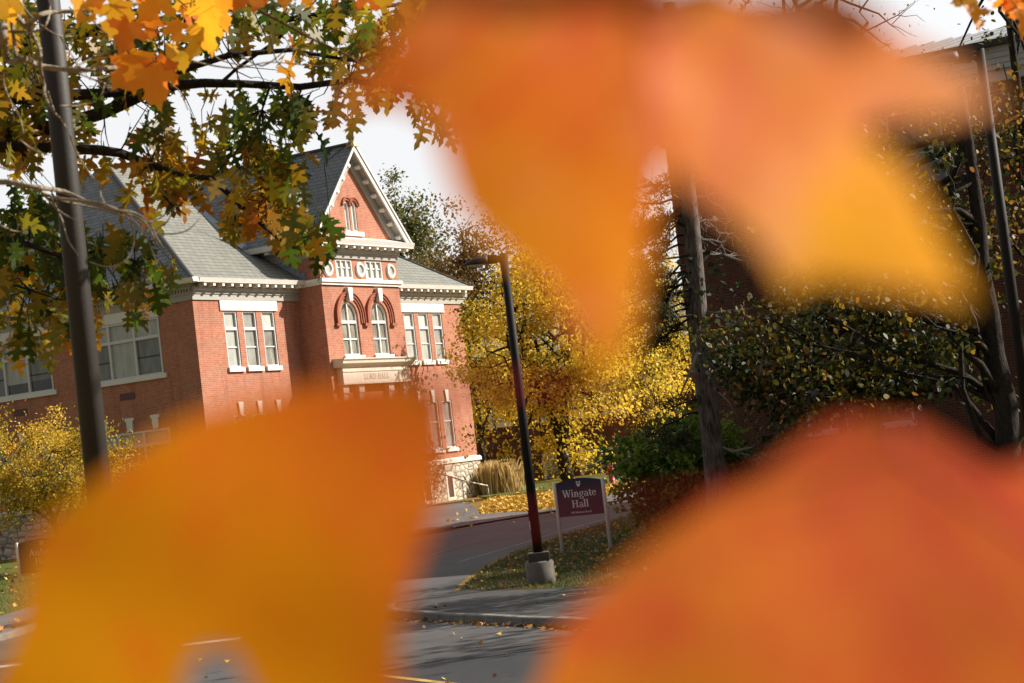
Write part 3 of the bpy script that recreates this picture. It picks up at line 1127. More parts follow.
for a, b in gab:
    arch_window(a, b, 12.42, 13.52, PO, .12, None, 'pane_pale')
    c, r = (a + b) / 2, (b - a) / 2
    for (ri, ro, pr) in ((r + .05, r + .12, .05), (r + .14, r + .2, .09)):
        mb = MB()
        n = 12
        pts = [(c - ro * math.cos(math.pi * k / n), 13.52 + ro * math.sin(math.pi * k / n)) for k in range(n + 1)]
        pti = [(c - ri * math.cos(math.pi * k / n), 13.52 + ri * math.sin(math.pi * k / n)) for k in range(n + 1)]
        m_ = len(pts)
        vs, fs = [], []
        for d in (PO - pr, PO + .02):
            vs += [(p[0], d, p[1]) for p in pts] + [(p[0], d, p[1]) for p in pti]
        for k in range(m_ - 1):
            fs += [(k, k + 1, m_ + k + 1, m_ + k), (k, k + 1, 2 * m_ + k + 1, 2 * m_ + k), (m_ + k, m_ + k + 1, 3 * m_ + k + 1, 3 * m_ + k)]
        mb.add(vs, fs)
        mb.build('hood_mould', M['brick_mould'], hall)
MB().box(8.85, 10.25, PO - .11, PO + .08, 12.22, 12.40).build('sill', M['white'], hall)

# stone base, water table
base = MB()
for (a0, a1) in ((-.06, S1 + .01), (S2 - .01, L_END + .06)):
    base.box(a0, a1, -.08, .3, -.3, 2.14)
base.box(-.08, .3, -.08 + .001, DEPTH + .06, -.3, 2.139)
base.box(L_END - .3, L_END + .08, -.079, DEPTH + .06, -.3, 2.139)
base.build('stone_base', M['stone'], hall)
mb = MB()
for (a0, a1) in ((-.14, S1 + .01), (S2 - .01, L_END + .14)):
    mb.prism([(-.14, 2.14), (-.14, 2.28), (-.02, 2.38), (.1, 2.38), (.1, 2.14)], 'x', a0, a1)
mb.prism([(-.14, 2.141), (-.14, 2.281), (-.02, 2.381), (.1, 2.381), (.1, 2.141)], 'y', -.139, DEPTH + .1)
mb.build('water_table', M['limestone'], hall)
for (a, b) in ((14.6, 15.3), (16.6, 17.3), (2.4, 3.1), (4.2, 4.9)):
    w = bpy.data.objects.new('window', None)
    COL.objects.link(w)
    w.parent = hall
    mb = MB()
    mb.box(a, b, -.10, .0, 1.55, 1.75).box(a, b, -.10, .0, .45, .6).box(a, a + .13, -.10, 0, .6, 1.55).box(b - .13, b, -.10, 0, .6, 1.55)
    mb.build('frame', M['limestone'], w)
    MB().box(a + .13, b - .13, -.095, -.085, .6, 1.55).build('pane', M['pane_dark'], w)
for yy in (6.2, 8.2, 13.4):                                # ground floor louvre openings in the end wall
    w = bpy.data.objects.new('louvre', None)
    COL.objects.link(w)
    w.parent = hall
    mb = MB()
    mb.box(-.12, .0, yy, yy + 1.5, 1.25, 1.42).box(-.12, .0, yy, yy + .12, .35, 1.25).box(-.12, 0, yy + 1.38, yy + 1.5, .35, 1.25).box(-.12, 0, yy + .12, yy + 1.38, .35, .43)
    mb.build('frame', M['louvre'], w)
    mb = MB()
    for k in range(5):
        mb.prism([(-.11, .47 + k * .155), (-.085, .47 + k * .155), (-.085, .55 + k * .155), (-.115, .52 + k * .155)], 'y', yy + .12, yy + 1.38)
    mb.build('slats', M['louvre'], w)

# entrance: entablature, pilasters, doors, steps
EY = PO - .30
mb = MB()
mb.prism([(PO + .02, 6.62), (EY - .02, 6.62), (EY - .10, 6.70), (EY - .22, 6.76), (EY - .24, 6.86), (EY - .30, 6.92), (EY - .30, 6.96), (PO + .02, 7.0)], 'x', 6.98, 12.48)
mb.box(7.22, 12.24, EY, PO + .02, 5.98, 6.62)
mb.box(7.14, 12.32, EY - .06, PO + .02, 5.90, 5.98)
mb.box(7.20, 12.26, EY - .03, PO + .02, 6.42, 6.47)
ent = mb.build('entablature', M['limestone'], hall)


def text_mesh(body, size, m, parent, name, mat4, ext=.004, serif=True, bold=0):
    """serif lettering built from strokes"""
    mb = MB()
    x = 0
    for ch in body:
        g, w = GLYPH(ch)
        for st in g:
            poly = [((x + px) * size, py * size) for px, py in st]
            mb.prism(poly, 'z', 0, ext)
        x += w
    total = x * size
    mb.v = [(vx - total / 2, vy, vz) for vx, vy, vz in mb.v]
    o = mb.build(name, m, parent)
    o.matrix_parent_inverse = Matrix()
    o.matrix_local = mat4
    return o


def seg(x0, y0, x1, y1, w):
    d = Vector((x1 - x0, y1 - y0))
    n = Vector((-d.y, d.x)).normalized() * w / 2
    return [(x0 + n.x, y0 + n.y), (x0 - n.x, y0 - n.y), (x1 - n.x, y1 - n.y), (x1 + n.x, y1 + n.y)]


def vs_(x, y0, y1, w):
    return [(x - w / 2, y0), (x + w / 2, y0), (x + w / 2, y1), (x - w / 2, y1)]


def hs_(x0, x1, y, w):
    return [(x0, y), (x1, y), (x1, y + w), (x0, y + w)]


def ring(cx, cy, rx, ry, thick, thin, a0=0, a1=360, n=20):
    """stressed oval stroke cut into quads"""
    out_ = []
    for k in range(n):
        t0, t1 = R(a0 + (a1 - a0) * k / n), R(a0 + (a1 - a0) * (k + 1) / n)
        q = []
        for t, sg in ((t0, 1), (t1, 1), (t1, -1), (t0, -1)):
            w = thin + (thick - thin) * abs(math.cos(t)) ** 1.3
            q.append((cx + (rx + sg * w / 2) * math.cos(t), cy + (ry + sg * thin / 2 * 1.0) * math.sin(t)))
        out_.append(q)
    return out_


TK, TN, SF = .13, .055, .045


def GLYPH(c):
    xh = .47
    if c == ' ':
        return [], .28
    if c == 'W':
        g = [seg(.10, .70, .30, .0, TK), seg(.30, 0, .47, .62, TN), seg(.45, .70, .66, 0, TK), seg(.66, 0, .84, .70, TN)]
        g += [hs_(0, .24, .66, SF), hs_(.36, .58, .66, SF), hs_(.74, .95, .66, SF)]
        return g, .93
    if c == 'H':
        g = [vs_(.14, 0, .70, TK), vs_(.56, 0, .70, TK), hs_(.14, .56, .34, TN)]
        g += [hs_(x, x + .26, y_, SF) for x in (.01, .43) for y_ in (0, .66)]
        return g, .74
    if c == 'A':
        g = [seg(.10, 0, .33, .70, TN), seg(.30, .72, .56, 0, TK), hs_(.18, .46, .22, TN)]
        g += [hs_(.0, .20, 0, SF), hs_(.45, .68, 0, SF)]
        return g, .68
    if c == 'M':
        g = [vs_(.12, 0, .70, TN), seg(.12, .70, .42, .05, TK), seg(.42, .05, .70, .70, TN), vs_(.72, 0, .70, TK)]
        g += [hs_(.02, .22, 0, SF), hs_(.62, .83, 0, SF)]
        return g, .86
    if c == 'R':
        g = [vs_(.14, 0, .70, TK)] + ring(.28, .52, .2, .155, TK, TN, -90, 90, 12) + [hs_(.14, .3, .65, TN), hs_(.14, .3, .34, TN), seg(.3, .36, .56, 0, TK)]
        return g + [hs_(.01, .27, 0, SF), hs_(.01, .2, .66, SF), hs_(.48, .66, 0, SF)], .66
    if c == 'L':
        g = [vs_(.14, 0, .70, TK), hs_(.14, .5, 0, TN), seg(.48, 0, .51, .18, TN), hs_(.01, .27, .66, SF), hs_(.01, .2, 0, SF)]
        return g, .56
    if c == 'O':
        return ring(.36, .35, .30, .34, TK, TN), .74
    if c == 'D':
        g = [vs_(.14, 0, .70, TK)] + ring(.22, .35, .38, .325, TK, TN, -90, 90, 14)
        return g + [hs_(.01, .25, 0, SF), hs_(.01, .25, .66, SF)], .72
    if c == 'i':
        return [vs_(.14, 0, xh, TK), hs_(.02, .26, 0, SF), hs_(.03, .15, xh - .05, SF), [(.08, .58), (.2, .58), (.2, .70), (.08, .70)]], .29
    if c == 'l':
        return [vs_(.14, 0, .74, TK), hs_(.02, .26, 0, SF), hs_(.03, .15, .70, SF)], .29
    if c == 'n':
        g = [vs_(.14, 0, xh, TK), vs_(.42, 0, .34, TK)] + ring(.28, .30, .14, .15, TK * .9, TN * 1.2, 10, 170, 10)
        return g + [hs_(.02, .26, 0, SF), hs_(.31, .54, 0, SF), hs_(.03, .15, xh - .05, SF)], .57
    if c == 'u':
        g = [vs_(.14, .13, xh, TK), vs_(.42, 0, xh, TK)] + ring(.28, .17, .14, .15, TK * .9, TN * 1.2, 190, 350, 10)
        return g + [hs_(.03, .15, xh - .05, SF), hs_(.31, .43, xh - .05, SF), hs_(.42, .54, 0, SF)], .57
    if c == 'g':
        return ring(.25, .31, .16, .145, TK * .85, TN) + ring(.25, -.09, .20, .115, TN * 1.3, TN * 1.1) + [seg(.16, .17, .14, .04, TN * 1.4), seg(.36, .43, .5, .46, TN * 1.3)], .52
    if c == 'a':
        g = [vs_(.38, .05, .34, TK)] + ring(.24, .34, .14, .11, TN * 1.4, TN * 1.2, 20, 170, 8) + ring(.22, .13, .15, .12, TK * .8, TN) + [hs_(.36, .5, 0, SF)]
        return g, .5
    if c == 't':
        return [vs_(.16, .07, .60, TK), hs_(.02, .34, xh - .05, SF)] + ring(.26, .11, .1, .1, TN * 1.3, TN * 1.3, 180, 330, 6), .36
    if c == 'e':
        return ring(.25, .235, .18, .22, TK * .85, TN, 15, 330, 18) + [hs_(.09, .42, .25, TN)], .49
    if c == 'b':
        return [vs_(.13, .02, .74, TK), hs_(.02, .14, .70, SF)] + ring(.28, .235, .18, .22, TK * .85, TN), .55
    if c == 'd':
        return [vs_(.40, 0, .74, TK), hs_(.29, .41, .70, SF), hs_(.40, .52, 0, SF)] + ring(.25, .235, .18, .22, TK * .85, TN), .55
    if c == 'r':
        return [vs_(.14, 0, xh, TK), hs_(.02, .26, 0, SF), hs_(.03, .15, xh - .05, SF)] + ring(.28, .3, .12, .13, TK * .7, TN * 1.2, 50, 160, 6), .40
    if c == 's':
        return ring(.2, .34, .12, .1, TN * 1.5, TN * 1.2, 30, 240, 8) + ring(.2, .13, .13, .11, TN * 1.6, TN * 1.2, -150, 80, 8), .40
    if c == 'o':
        return ring(.25, .235, .19, .22, TK * .85, TN), .52
    if c == '1':
        return [vs_(.2, 0, .66, TK * .8), hs_(.06, .34, 0, SF), seg(.06, .54, .2, .64, TN)], .42
    if c == '6':
        return ring(.22, .2, .16, .19, TK * .8, TN) + [seg(.1, .22, .3, .66, TN * 1.6)], .44
    if c == '8':
        return ring(.22, .18, .16, .17, TK * .8, TN) + ring(.22, .5, .13, .14, TK * .8, TN), .44
    return [], .3


Mt = Matrix(((1, 0, 0, 9.68), (0, 0, -1, EY - .001), (0, 1, 0, 6.08), (0, 0, 0, 1)))
text_mesh('LORD HALL', .345, M['engraved'], ent, 'lettering', Mt, .004)
for c in (7.45, 12.0, 8.6, 10.85):
    mb = MB()
    mb.box(c - .2, c + .2, PO - .22, PO + .02, .45, .8)
    mb.box(c - .16, c + .16, PO - .17, PO + .02, .8, 5.55)
    mb.box(c - .2, c + .2, PO - .22, PO + .02, 5.55, 5.90)
    mb.build('pilaster', M['limestone'], hall)
dr = MB()
for a in (8.78, 9.73):
    dr.box(a, a + .92, PO + .1, PO + .17, .5, 3.4)
dr.box(8.75, 10.7, PO + .08, PO + .18, 3.4, 3.6)
drr = dr.build('door', M['door'], hall)
g = MB()
for a in (8.93, 9.88):
    g.box(a, a + .62, PO + .09, PO + .1, 1.5, 3.2)
g.box(8.85, 10.6, PO + .09, PO + .12, 3.62, 5.15)
g.build('pane', M['pane_dark'], drr)
st = MB()
for k in range(4):
    st.box(7.2 - k * .0, 12.26 + k * .0, PO - 1.0 - k * .35, PO - .001 + .02 * k if k == 0 else PO - 1.0 - (k - 1) * .35, -.2, .5 - k * .13)
st.build('steps', M['limestone'], hall)
rl = MB()
rl.tube([(12.9, PO - .3, 2.0), (14.6, PO - .9, 1.35), (16.6, PO - 1.0, .95)], .03, 6)
for p in ((12.9, PO - .3, 2.0), (14.6, PO - .9, 1.35), (16.6, PO - 1.0, .95)):
    rl.tube([(p[0], p[1], .1), p], .025, 6)
rl.build('handrail', M['rail'], hall)

# ------------------------------------------------------------------ shaded brick building on the right (its face is parallel to the hall's end)
BR = Vector((8, 50, -.1))
bld = thing('brick_building', 'dark shaded brick building with pale metal roof edge behind the trees on the right', 'building', BR, HROT)
T0, T1 = 3.5, -30.0
wins = []
yy = 2.45
cols = []
while yy > -28:
    cols.append(yy)
    yy -= 1.85 if len(cols) % 2 else 2.7
cols = [-.25, -2.1, -9.5, -11.3, -14.1, -15.9, -18.7, -20.5, -23.3, -25.1]
holes = []
for c in cols:
    for (z0, z1) in ((2.15, 3.6), (5.0, 6.9), (8.2, 10.2)):
        if c > -3 and z0 > 8:
            continue
        holes.append((c - .56, c + .56, z0, z1))
holes.append((-4.38, -2.9, 8.0, 10.3))
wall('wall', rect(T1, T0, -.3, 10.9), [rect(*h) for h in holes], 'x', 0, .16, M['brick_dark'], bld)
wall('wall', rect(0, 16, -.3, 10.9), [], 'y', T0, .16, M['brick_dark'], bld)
for (a0, a1, z0, z1) in holes:
    top = 'pane_blind' if z0 > 8 else 'pane_night'
    window(bld, 'x', 0, a0, a1, z0, z1, 1, None, (z0 + z1) / 2, .08, {0: top if random.random() < .7 else 'pane_dark'}, sill_h=.1, fr=.06, frame_m=M['bld_white'], sill_m=M['bld_white'])
mb = MB()
mb.box(-.10, .2, T1, T0 + .1, 10.6, 10.9)
for k in range(4):
    mb.prism([(-.14 + .015 * 0, 10.9 + k * .15), (-.17, 10.9 + k * .15), (-.14, 11.05 + k * .15), (.1, 11.05 + k * .15), (.1, 10.9 + k * .15)], 'y', T1, T0 + .12)
mb.build('siding', M['siding'], bld)
MB().box(-.32, .15, T1, T0 + .3, 11.5, 11.66).build('gutter', M['dark_trim'], bld)
mb = MB()
mb.add([(-.3, T1, 11.66), (-.3, T0 + .35, 11.66), (7, T0 + .35, 13.3), (7, T1, 13.3), (14, T1, 11.66), (14, T0 + .35, 11.66)], [(0, 1, 2, 3), (3, 2, 5, 4), (1, 5, 2)])
for k in range(60):
    y_ = T0 - k * .55
    if y_ > T1:
        mb.prism([(-.3, 11.664), (7, 13.304), (7, 13.35), (-.3, 11.71)], 'y', y_ - .02, y_ + .02)
mb.build('roof', M['metal_roof'], bld)
MB().box(2.5, 2.9, -6.2, -5.8, 12.1, 12.75).build('roof_vent', M['dark_trim'], bld)

# far brick building beyond the yellow maple
fb = thing('brick_building', 'far low brick building with white framed windows beyond the yellow maple', 'building', (2.5, 108, .3), R(-6))
fw = [(-7.2, -5.9), (-4.4, -3.1), (-1.55, -.2), (.6, 1.9), (2.3, 3.6), (5.2, 6.5)]
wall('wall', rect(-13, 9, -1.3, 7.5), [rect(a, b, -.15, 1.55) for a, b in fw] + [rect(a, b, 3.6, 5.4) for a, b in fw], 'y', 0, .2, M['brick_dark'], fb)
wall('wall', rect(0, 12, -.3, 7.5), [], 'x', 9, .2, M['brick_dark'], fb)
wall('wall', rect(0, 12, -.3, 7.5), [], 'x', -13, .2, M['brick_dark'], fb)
for a, b in fw:
    for z0, z1 in ((-.15, 1.55), (3.6, 5.4)):
        window(fb, 'y', 0, a, b, z0, z1, 1, None, (z0 + z1) / 2, .1, {0: 'pane_screen'}, fr=.14, frame_m=M['white'])
MB().box(-13, 9, -.06, .1, -1.5, -.45).build('plinth', M['concrete'], fb)
MB().prism([(-.6, 7.5), (12.6, 7.5), (6, 10.5)], 'x', -13.5, 9.5).build('roof', M['roof_x'], fb)

# ------------------------------------------------------------------ lamp posts
def lamp(name, label, loc, height, r0, r1, head_dir, head_len, group, base=True, plate=True):
    t = thing(name, label, 'lamp post', loc, 0, group)
    zb = .36 if base else 0
    if base:
        MB().lathe([(.27, -.15), (.275, .0), (.275, .33), (.25, .365), (.0, .365)], 24).build('concrete_base', M['concrete'], t, True)
        MB().box(-.205, .205, -.205, .205, .36, .53).build('base_cover', M['cover'], t, False, .02)
    ps = MB()
    ps.tube([(0, 0, zb), (0, 0, height * .5), (0, 0, height)], [r0, (r0 + r1) / 2, r1], 20)
    ps.build('pole', M['pole_paint'] if height > 8.5 else M['bronze'], t, True)
    if base:
        MB().box(-r0 - .012, -r0 * .6, -.05, .05, 1.15, 1.33).build('handhole_cover', M['bronze'], t)
        MB().box(-r0 - .016, -r0 - .006 + .01, -.09, -.035, .98, 1.13).build('sticker', M['sticker'], t)
    if head_len:
        hd = bpy.data.objects.new('lamp_head', None)
        COL.objects.link(hd)
        hd.parent = t
        hd.location = (0, 0, height)
        hd.rotation_euler = (0, 0, head_dir)
        a = MB()
        a.tube([(.0, 0, -.22), (.10, 0, -.12), (.16, 0, -.08), (.22, 0, -.075)], .032, 8)
        a.tube([(.0, 0, -.05), (.10, 0, -.05), (.22, 0, -.06)], .026, 8)
        a.build('arm', M['bronze'], hd, True)
        L = head_len
        b = MB()
        b.box(.13, .13 + L * .30, -.10, .10, -.17, -.01)
        b.build('driver_housing', M['bronze'], hd, False, .02)
        h = MB()
        secs = []
        for k in range(9):
            f = k / 8
            x = .13 + L * .28 + L * .72 * f
            wy = .15 * (1 - .55 * f ** 3)
            top = -.005 - .125 * f ** 2.4
            bot = -.165 + .015 * f
            if k == 8:
                wy *= .6
            secs.append([(x, -wy, bot), (x, -wy, (top + bot) / 2), (x, -wy * .6, top), (x, wy * .6, top), (x, wy, (top + bot) / 2), (x, wy, bot)])
        vs = [p for s_ in secs for p in s_]
        fs = []
        for k in range(8):
            for j in range(6):
                j2 = (j + 1) % 6
                fs.append((k * 6 + j, k * 6 + j2, (k + 1) * 6 + j2, (k + 1) * 6 + j))
        fs += [tuple(range(5, -1, -1)), tuple(48 + j for j in range(6))]
        h.add(vs, fs)
        h.build('lamp_shade', M['pole_paint'], hd, True)
        MB().box(.13 + L * .34, .13 + L * .9, -.085, .085, -.178, -.155).build('lens', M['lens'], hd)
    return t


LG = 'dark bronze lamp posts'
lamp('street_lamp', 'dark lamp post on a concrete base, left of the Wingate Hall sign', (.03, 35.36, .06), 6.30, .095, .078, R(180), .66, LG)
pL = at(97, 470, 11)
lamp('street_lamp', 'thick dark pole rising out of the frame before the brick hall, head unseen', (pL.x, 11, .2), 9.2, .080, .064, R(200), .8, LG, base=False)
pR = at(979.5, 49, 27)
lamp('street_lamp', 'dark lamp post with arched head in front of the shaded brick building', (pR.x, 27, .0), pR.z, .100, .066, R(180), .82, LG, base=False)

# ------------------------------------------------------------------ signs
def name_sign(name, label, loc, rz, w, lines, panel_m, group, tall=.88, post_h=1.62, crest=True):
    t = thing(name, label, 'sign', loc, rz, group)
    for sx in (-1, 1):
        p = MB()
        p.lathe([(.045, -.3), (.045, post_h - .02), (.035, post_h), (0, post_h)], 14, (sx * w / 2, 0, 0))
        p.build('post', M['post'], t, True)
    z0 = post_h - tall - .03
    pts = [(-w / 2 + .045, z0), (w / 2 - .045, z0)]
    n = 14
    for k in range(n + 1):
        x = (w / 2 - .045) * (1 - 2 * k / n)
        pts.append((x, post_h - .05 + .10 * (1 - (x / (w / 2)) ** 2)))
    pan = MB().prism(pts, 'y', -.022, .022).build('panel', panel_m, t)
    for txt, size, z in lines:
        mt = Matrix(((1, 0, 0, 0), (0, 0, -1, -.023), (0, 1, 0, z0 + z), (0, 0, 0, 1)))
        text_mesh(txt, size, M['letters'], pan, 'lettering', mt, .003)
    if crest:
        c = MB()
        zc = post_h - .09
        c.prism([(-.055, zc + .07), (-.055, zc - .0), (-.03, zc - .05), (0, zc - .075), (.03, zc - .05), (.055, zc), (.055, zc + .07), (.02, zc + .055), (-.02, zc + .055)], 'y', -.027, -.0225)
        c.build('crest', M['letters'], pan)
        MB().prism([(-.03, zc + .035), (-.03, zc + .0), (.03, zc + .0), (.03, zc + .035)], 'y', -.029, -.0275).build('crest_bar', panel_m, pan)
    return t


SG = 'university building name signs'
sgl, sgr = at(559.5, 546, 45.3), at(613, 548, 44.6)
mid = (sgl + sgr) / 2
name_sign('hall_sign', 'navy sign reading Wingate Hall with arched top between two grey posts', (mid.x, mid.y, .04), math.atan2(sgr.y - sgl.y, sgr.x - sgl.x), 1.32,
          [('Wingate', .255, .46), ('Hall', .255, .20), ('168 Munson Road', .075, .06)], M['navy'], SG, .83, 1.60)
ax = at(20, 588, 57)
name_sign('hall_sign', 'dark sign reading Aubert Hall on white posts on the bright lawn at far left', (ax.x + .75, 57.2, ax.z + .03), R(8), 1.5,
          [('Aubert', .27, .52), ('Hall', .27, .25), ('168 Munson Road', .07, .08)], M['navy'], SG, .95, 1.36)

# ------------------------------------------------------------------ hydrant
hy = at(613, 489, 81)
ht = thing('fire_hydrant', 'red fire hydrant at the roadside beyond the Wingate Hall sign', 'fire hydrant', (hy.x, 81, gz(hy.x, 81)))
MB().lathe([(.20, 0), (.20, .06), (.13, .07), (.13, .62), (.17, .64), (.17, .70), (.14, .72)], 16).build('barrel', M['hydrant'], ht, True)
MB().lathe([(.15, .72), (.14, .82), (.09, .90), (.04, .92), (.04, .98), (0, .98)], 16).build('bonnet', M['hydrant_cap'], ht, True)
MB().tube([(-.24, 0, .5), (.24, 0, .5)], .065, 10).build('side_nozzle', M['hydrant_cap'], ht, True)
MB().tube([(0, -.24, .45), (0, 0, .45)], .085, 10).build('front_nozzle', M['hydrant_cap'], ht, True)


# ------------------------------------------------------------------ leaf meshes
T_QUAD = np.array([(0, 0), (.36, .40), (0, 1), (-.36, .40)])
T_OVAL = np.array([(0, 0), (.24, .18), (.34, .48), (.2, .8), (0, 1), (-.2, .8), (-.34, .48), (-.24, .18)])
T_NEEDLE = np.array([(0, 0), (.07, .5), (0, 1), (-.07, .5)])
T_BLADE = np.array([(-.06, 0), (.06, 0), (.0, 1)])
_oak = [(.012, -.12), (.02, .02), (.05, .10), (.04, .17), (.19, .20), (.15, .26), (.06, .29), (.06, .36), (.24, .40), (.36, .47), (.27, .49), (.31, .58), (.18, .53), (.07, .53), (.07, .60), (.20, .66), (.33, .78), (.22, .76), (.20, .84), (.11, .76), (.07, .80), (.10, .92)]
T_OAK = np.array(_oak + [(0, 1.03)] + [(-x, y_) for x, y_ in _oak[::-1]])
_map = [(.012, -.25), (.012, 0), (.16, -.07), (.33, -.10), (.31, .0), (.40, .06), (.30, .12), (.43, .21), (.57, .23), (.56, .31), (.70, .43), (.56, .45), (.52, .53), (.39, .46), (.26, .44), (.23, .52), (.30, .63), (.37, .67), (.27, .73), (.23, .82), (.11, .83)]
T_MAPLE = np.array(_map + [(0, 1.0)] + [(-x, y_) for x, y_ in _map[::-1]])


def unit(a):
    return a / np.maximum(np.linalg.norm(a, axis=1, keepdims=True), 1e-9)


def leaves(name, P, size, templ, m, parent=None, tip=None, nrm=None, tip_j=.6, nrm_j=.8, fold=.25, rnd=None, curl=.0, seed=0):
    """one foliage mesh of many leaf shaped faces"""
    g = np.random.default_rng(seed + len(P))
    P = np.asarray(P, float)
    N = len(P)
    size = np.broadcast_to(np.asarray(size, float), (N,)) * g.uniform(.7, 1.25, N)
    tip = np.broadcast_to(np.array(tip if tip is not None else (0, 0, -.4), float), (N, 3)) + g.normal(0, tip_j, (N, 3))
    y_ = unit(tip)
    n0 = np.broadcast_to(np.array(nrm if nrm is not None else (0, 0, 1.), float), (N, 3)) + g.normal(0, nrm_j, (N, 3))
    x_ = unit(np.cross(y_, n0))
    z_ = np.cross(x_, y_)
    K = len(templ)
    tx, ty = templ[:, 0], templ[:, 1]
    fo = g.normal(fold, .15, N)
    cu = g.normal(curl, .15, N)
    h = np.abs(tx)[None, :] * fo[:, None] - (ty ** 2)[None, :] * cu[:, None]
    V = P[:, None, :] + size[:, None, None] * (tx[None, :, None] * x_[:, None, :] + ty[None, :, None] * y_[:, None, :] + h[..., None] * z_[:, None, :])
    me = bpy.data.meshes.new(name)
    me.vertices.add(N * K)
    me.vertices.foreach_set('co', V.reshape(-1).astype(np.float32))
    me.loops.add(N * K)
    me.loops.foreach_set('vertex_index', np.arange(N * K, dtype=np.int32))
    me.polygons.add(N)
    me.polygons.foreach_set('loop_start', np.arange(0, N * K, K, dtype=np.int32))
    me.update(calc_edges=True)
    at_ = me.attributes.new('rnd', 'FLOAT', 'FACE')
    r_ = g.random(N) if rnd is None else np.clip(np.asarray(rnd, float) + g.normal(0, .13, N), 0, 1)
    at_.data.foreach_set('value', r_.astype(np.float32))
    me.materials.append(m)
    o = bpy.data.objects.new(name, me)
    COL.objects.link(o)
    if parent:
        o.parent = parent
    return o


def limb(mb, a, b, r0, r1, g, n=5, wob=.08, lift=.0, sides=6):
    a, b = np.array(a, float), np.array(b, float)
    L = np.linalg.norm(b - a)
    pts, rr = [], []
    for i in range(n + 1):
        f = i / n
        p = a + (b - a) * f
        p[2] += lift * L * math.sin(math.pi * f)
        if 0 < i < n:
            p = p + g.normal(0, wob * L / n, 3)
        pts.append(p)
        rr.append(r0 + (r1 - r0) * f)
    mb.tube(pts, rr, sides)
    return pts


def tree(name, label, cat, base, top, r0, crown_c, crown_r, n_limb, n_clump, per, leaf, templ, mat, bark, spread=.45, seed=1, stems=1, group=None, shell=.5, fork=.35, tip=(0, 0, -.4), low=-1., conical=0, nrm_j=.8, squash=1.):
    g = np.random.default_rng(seed)
    t = thing(name, label, cat, base, 0, group)
    mb = MB()
    base = np.zeros(3)
    top = np.array(top, float)
    cc, cr = np.array(crown_c, float), np.array(crown_r, float)
    trunks = []
    if stems == 1:
        trunks.append(limb(mb, base - [0, 0, .2], top, r0, r0 * .3, g, 10, .05, 0, 12))
    else:
        f = base + (top - base) * fork
        limb(mb, base - [0, 0, .2], f, r0, r0 * .8, g, 4, .05, 0, 10)
        for k in range(stems):
            a = 2 * math.pi * k / stems + g.uniform(0, 1)
            e = top + np.array([math.cos(a), math.sin(a) * .5, 0]) * cr[0] * .35
            trunks.append(limb(mb, f, e, r0 * .68, r0 * .12, g, 7, .12, 0, 8))
    # clumps
    C = []
    while len(C) < n_clump:
        d = g.normal(0, 1, 3)
        d /= np.linalg.norm(d)
        rr = g.uniform(shell, 1) ** .8
        p = d * rr
        if p[2] < low:
            continue
        if conical:
            hgt = (p[2] + 1) / 2
            p[:2] *= (1.15 - hgt * conical)
        wob = 1 + .18 * math.sin(3 * math.atan2(p[1], p[0]) + seed) + .12 * math.sin(5 * p[2] + seed * 2)
        C.append(cc + p * cr * wob)
    C = np.array(C)
    nodes = [p for tr in trunks for p in tr[2:]]
    for k in range(n_limb):
        tr = trunks[k % len(trunks)]
        a = tr[int(g.integers(2, len(tr) - 1))]
        tgt = C[int(g.integers(0, len(C)))]
        e = a + (tgt - a) * .8
        pts = limb(mb, a, e, r0 * .30, r0 * .07, g, 5, .2, .06, 6)
        nodes += pts[1:]
    nodes = np.array(nodes)
    for c in C:
        dd = np.linalg.norm(nodes - c, axis=1)
        j = int(np.argmin(dd))
        if dd[j] > .25:
            limb(mb, nodes[j], c, r0 * .06, r0 * .02, g, 3, .15, .03, 4)
    mb.build('trunk', bark, t, True)
    n = n_clump * per
    idx = np.repeat(np.arange(n_clump), per)
    sp = np.array([spread, spread, spread * .75 * squash])
    P = C[idx] + g.normal(0, 1, (n, 3)) * sp * g.uniform(.6, 1.3, n_clump)[idx][:, None]
    rn_ = np.clip(.5 + g.normal(0, .18, n_clump)[idx] + g.normal(0, .16, n), 0, 1)
    leaves('crown', P, leaf, templ, mat, t, tip, None, .7, nrm_j, .2, rn_, .1, seed)
    return t


def gpos(u, v, Y):
    p = at(u, v, Y)
    return (p.x, Y, gz(p.x, Y) + .02)


# yellow maples behind the lamp
b = gpos(568, 484, 82)
tree('maple_tree', 'yellow maple with forked trunk behind the lamp post and the Wingate Hall sign', 'tree', b, (-.3, 0, 9.0), .34, (-.35, 0, 6.1), (4.7, 3.0, 5.0), 44, 190, 115, .17, T_QUAD, M['f_yellow'], M['bark_dark'], .42, 3, 2, 'yellow autumn maples', .35, .2, low=-.95)
b = gpos(488, 490, 96.5)
tree('maple_tree', 'thin dark trunked yellow maple at the end of the stone base', 'tree', b, (-.2, .2, 7.6), .19, (.1, .3, 6.0), (2.7, 2.4, 3.6), 12, 80, 85, .15, T_QUAD, M['f_yellow'], M['bark_dark'], .45, 4, 1, 'yellow autumn maples', .35)
b = gpos(655, 486, 102)
tree('maple_tree', 'tall yellow maple seen through the pine branches', 'tree', b, (0, 0, 11), .30, (-.2, 0, 8.0), (4.6, 4, 6.2), 18, 170, 85, .17, T_QUAD, M['f_yellow'], M['bark_maple'], .55, 5, 1, 'yellow autumn maples', .3)
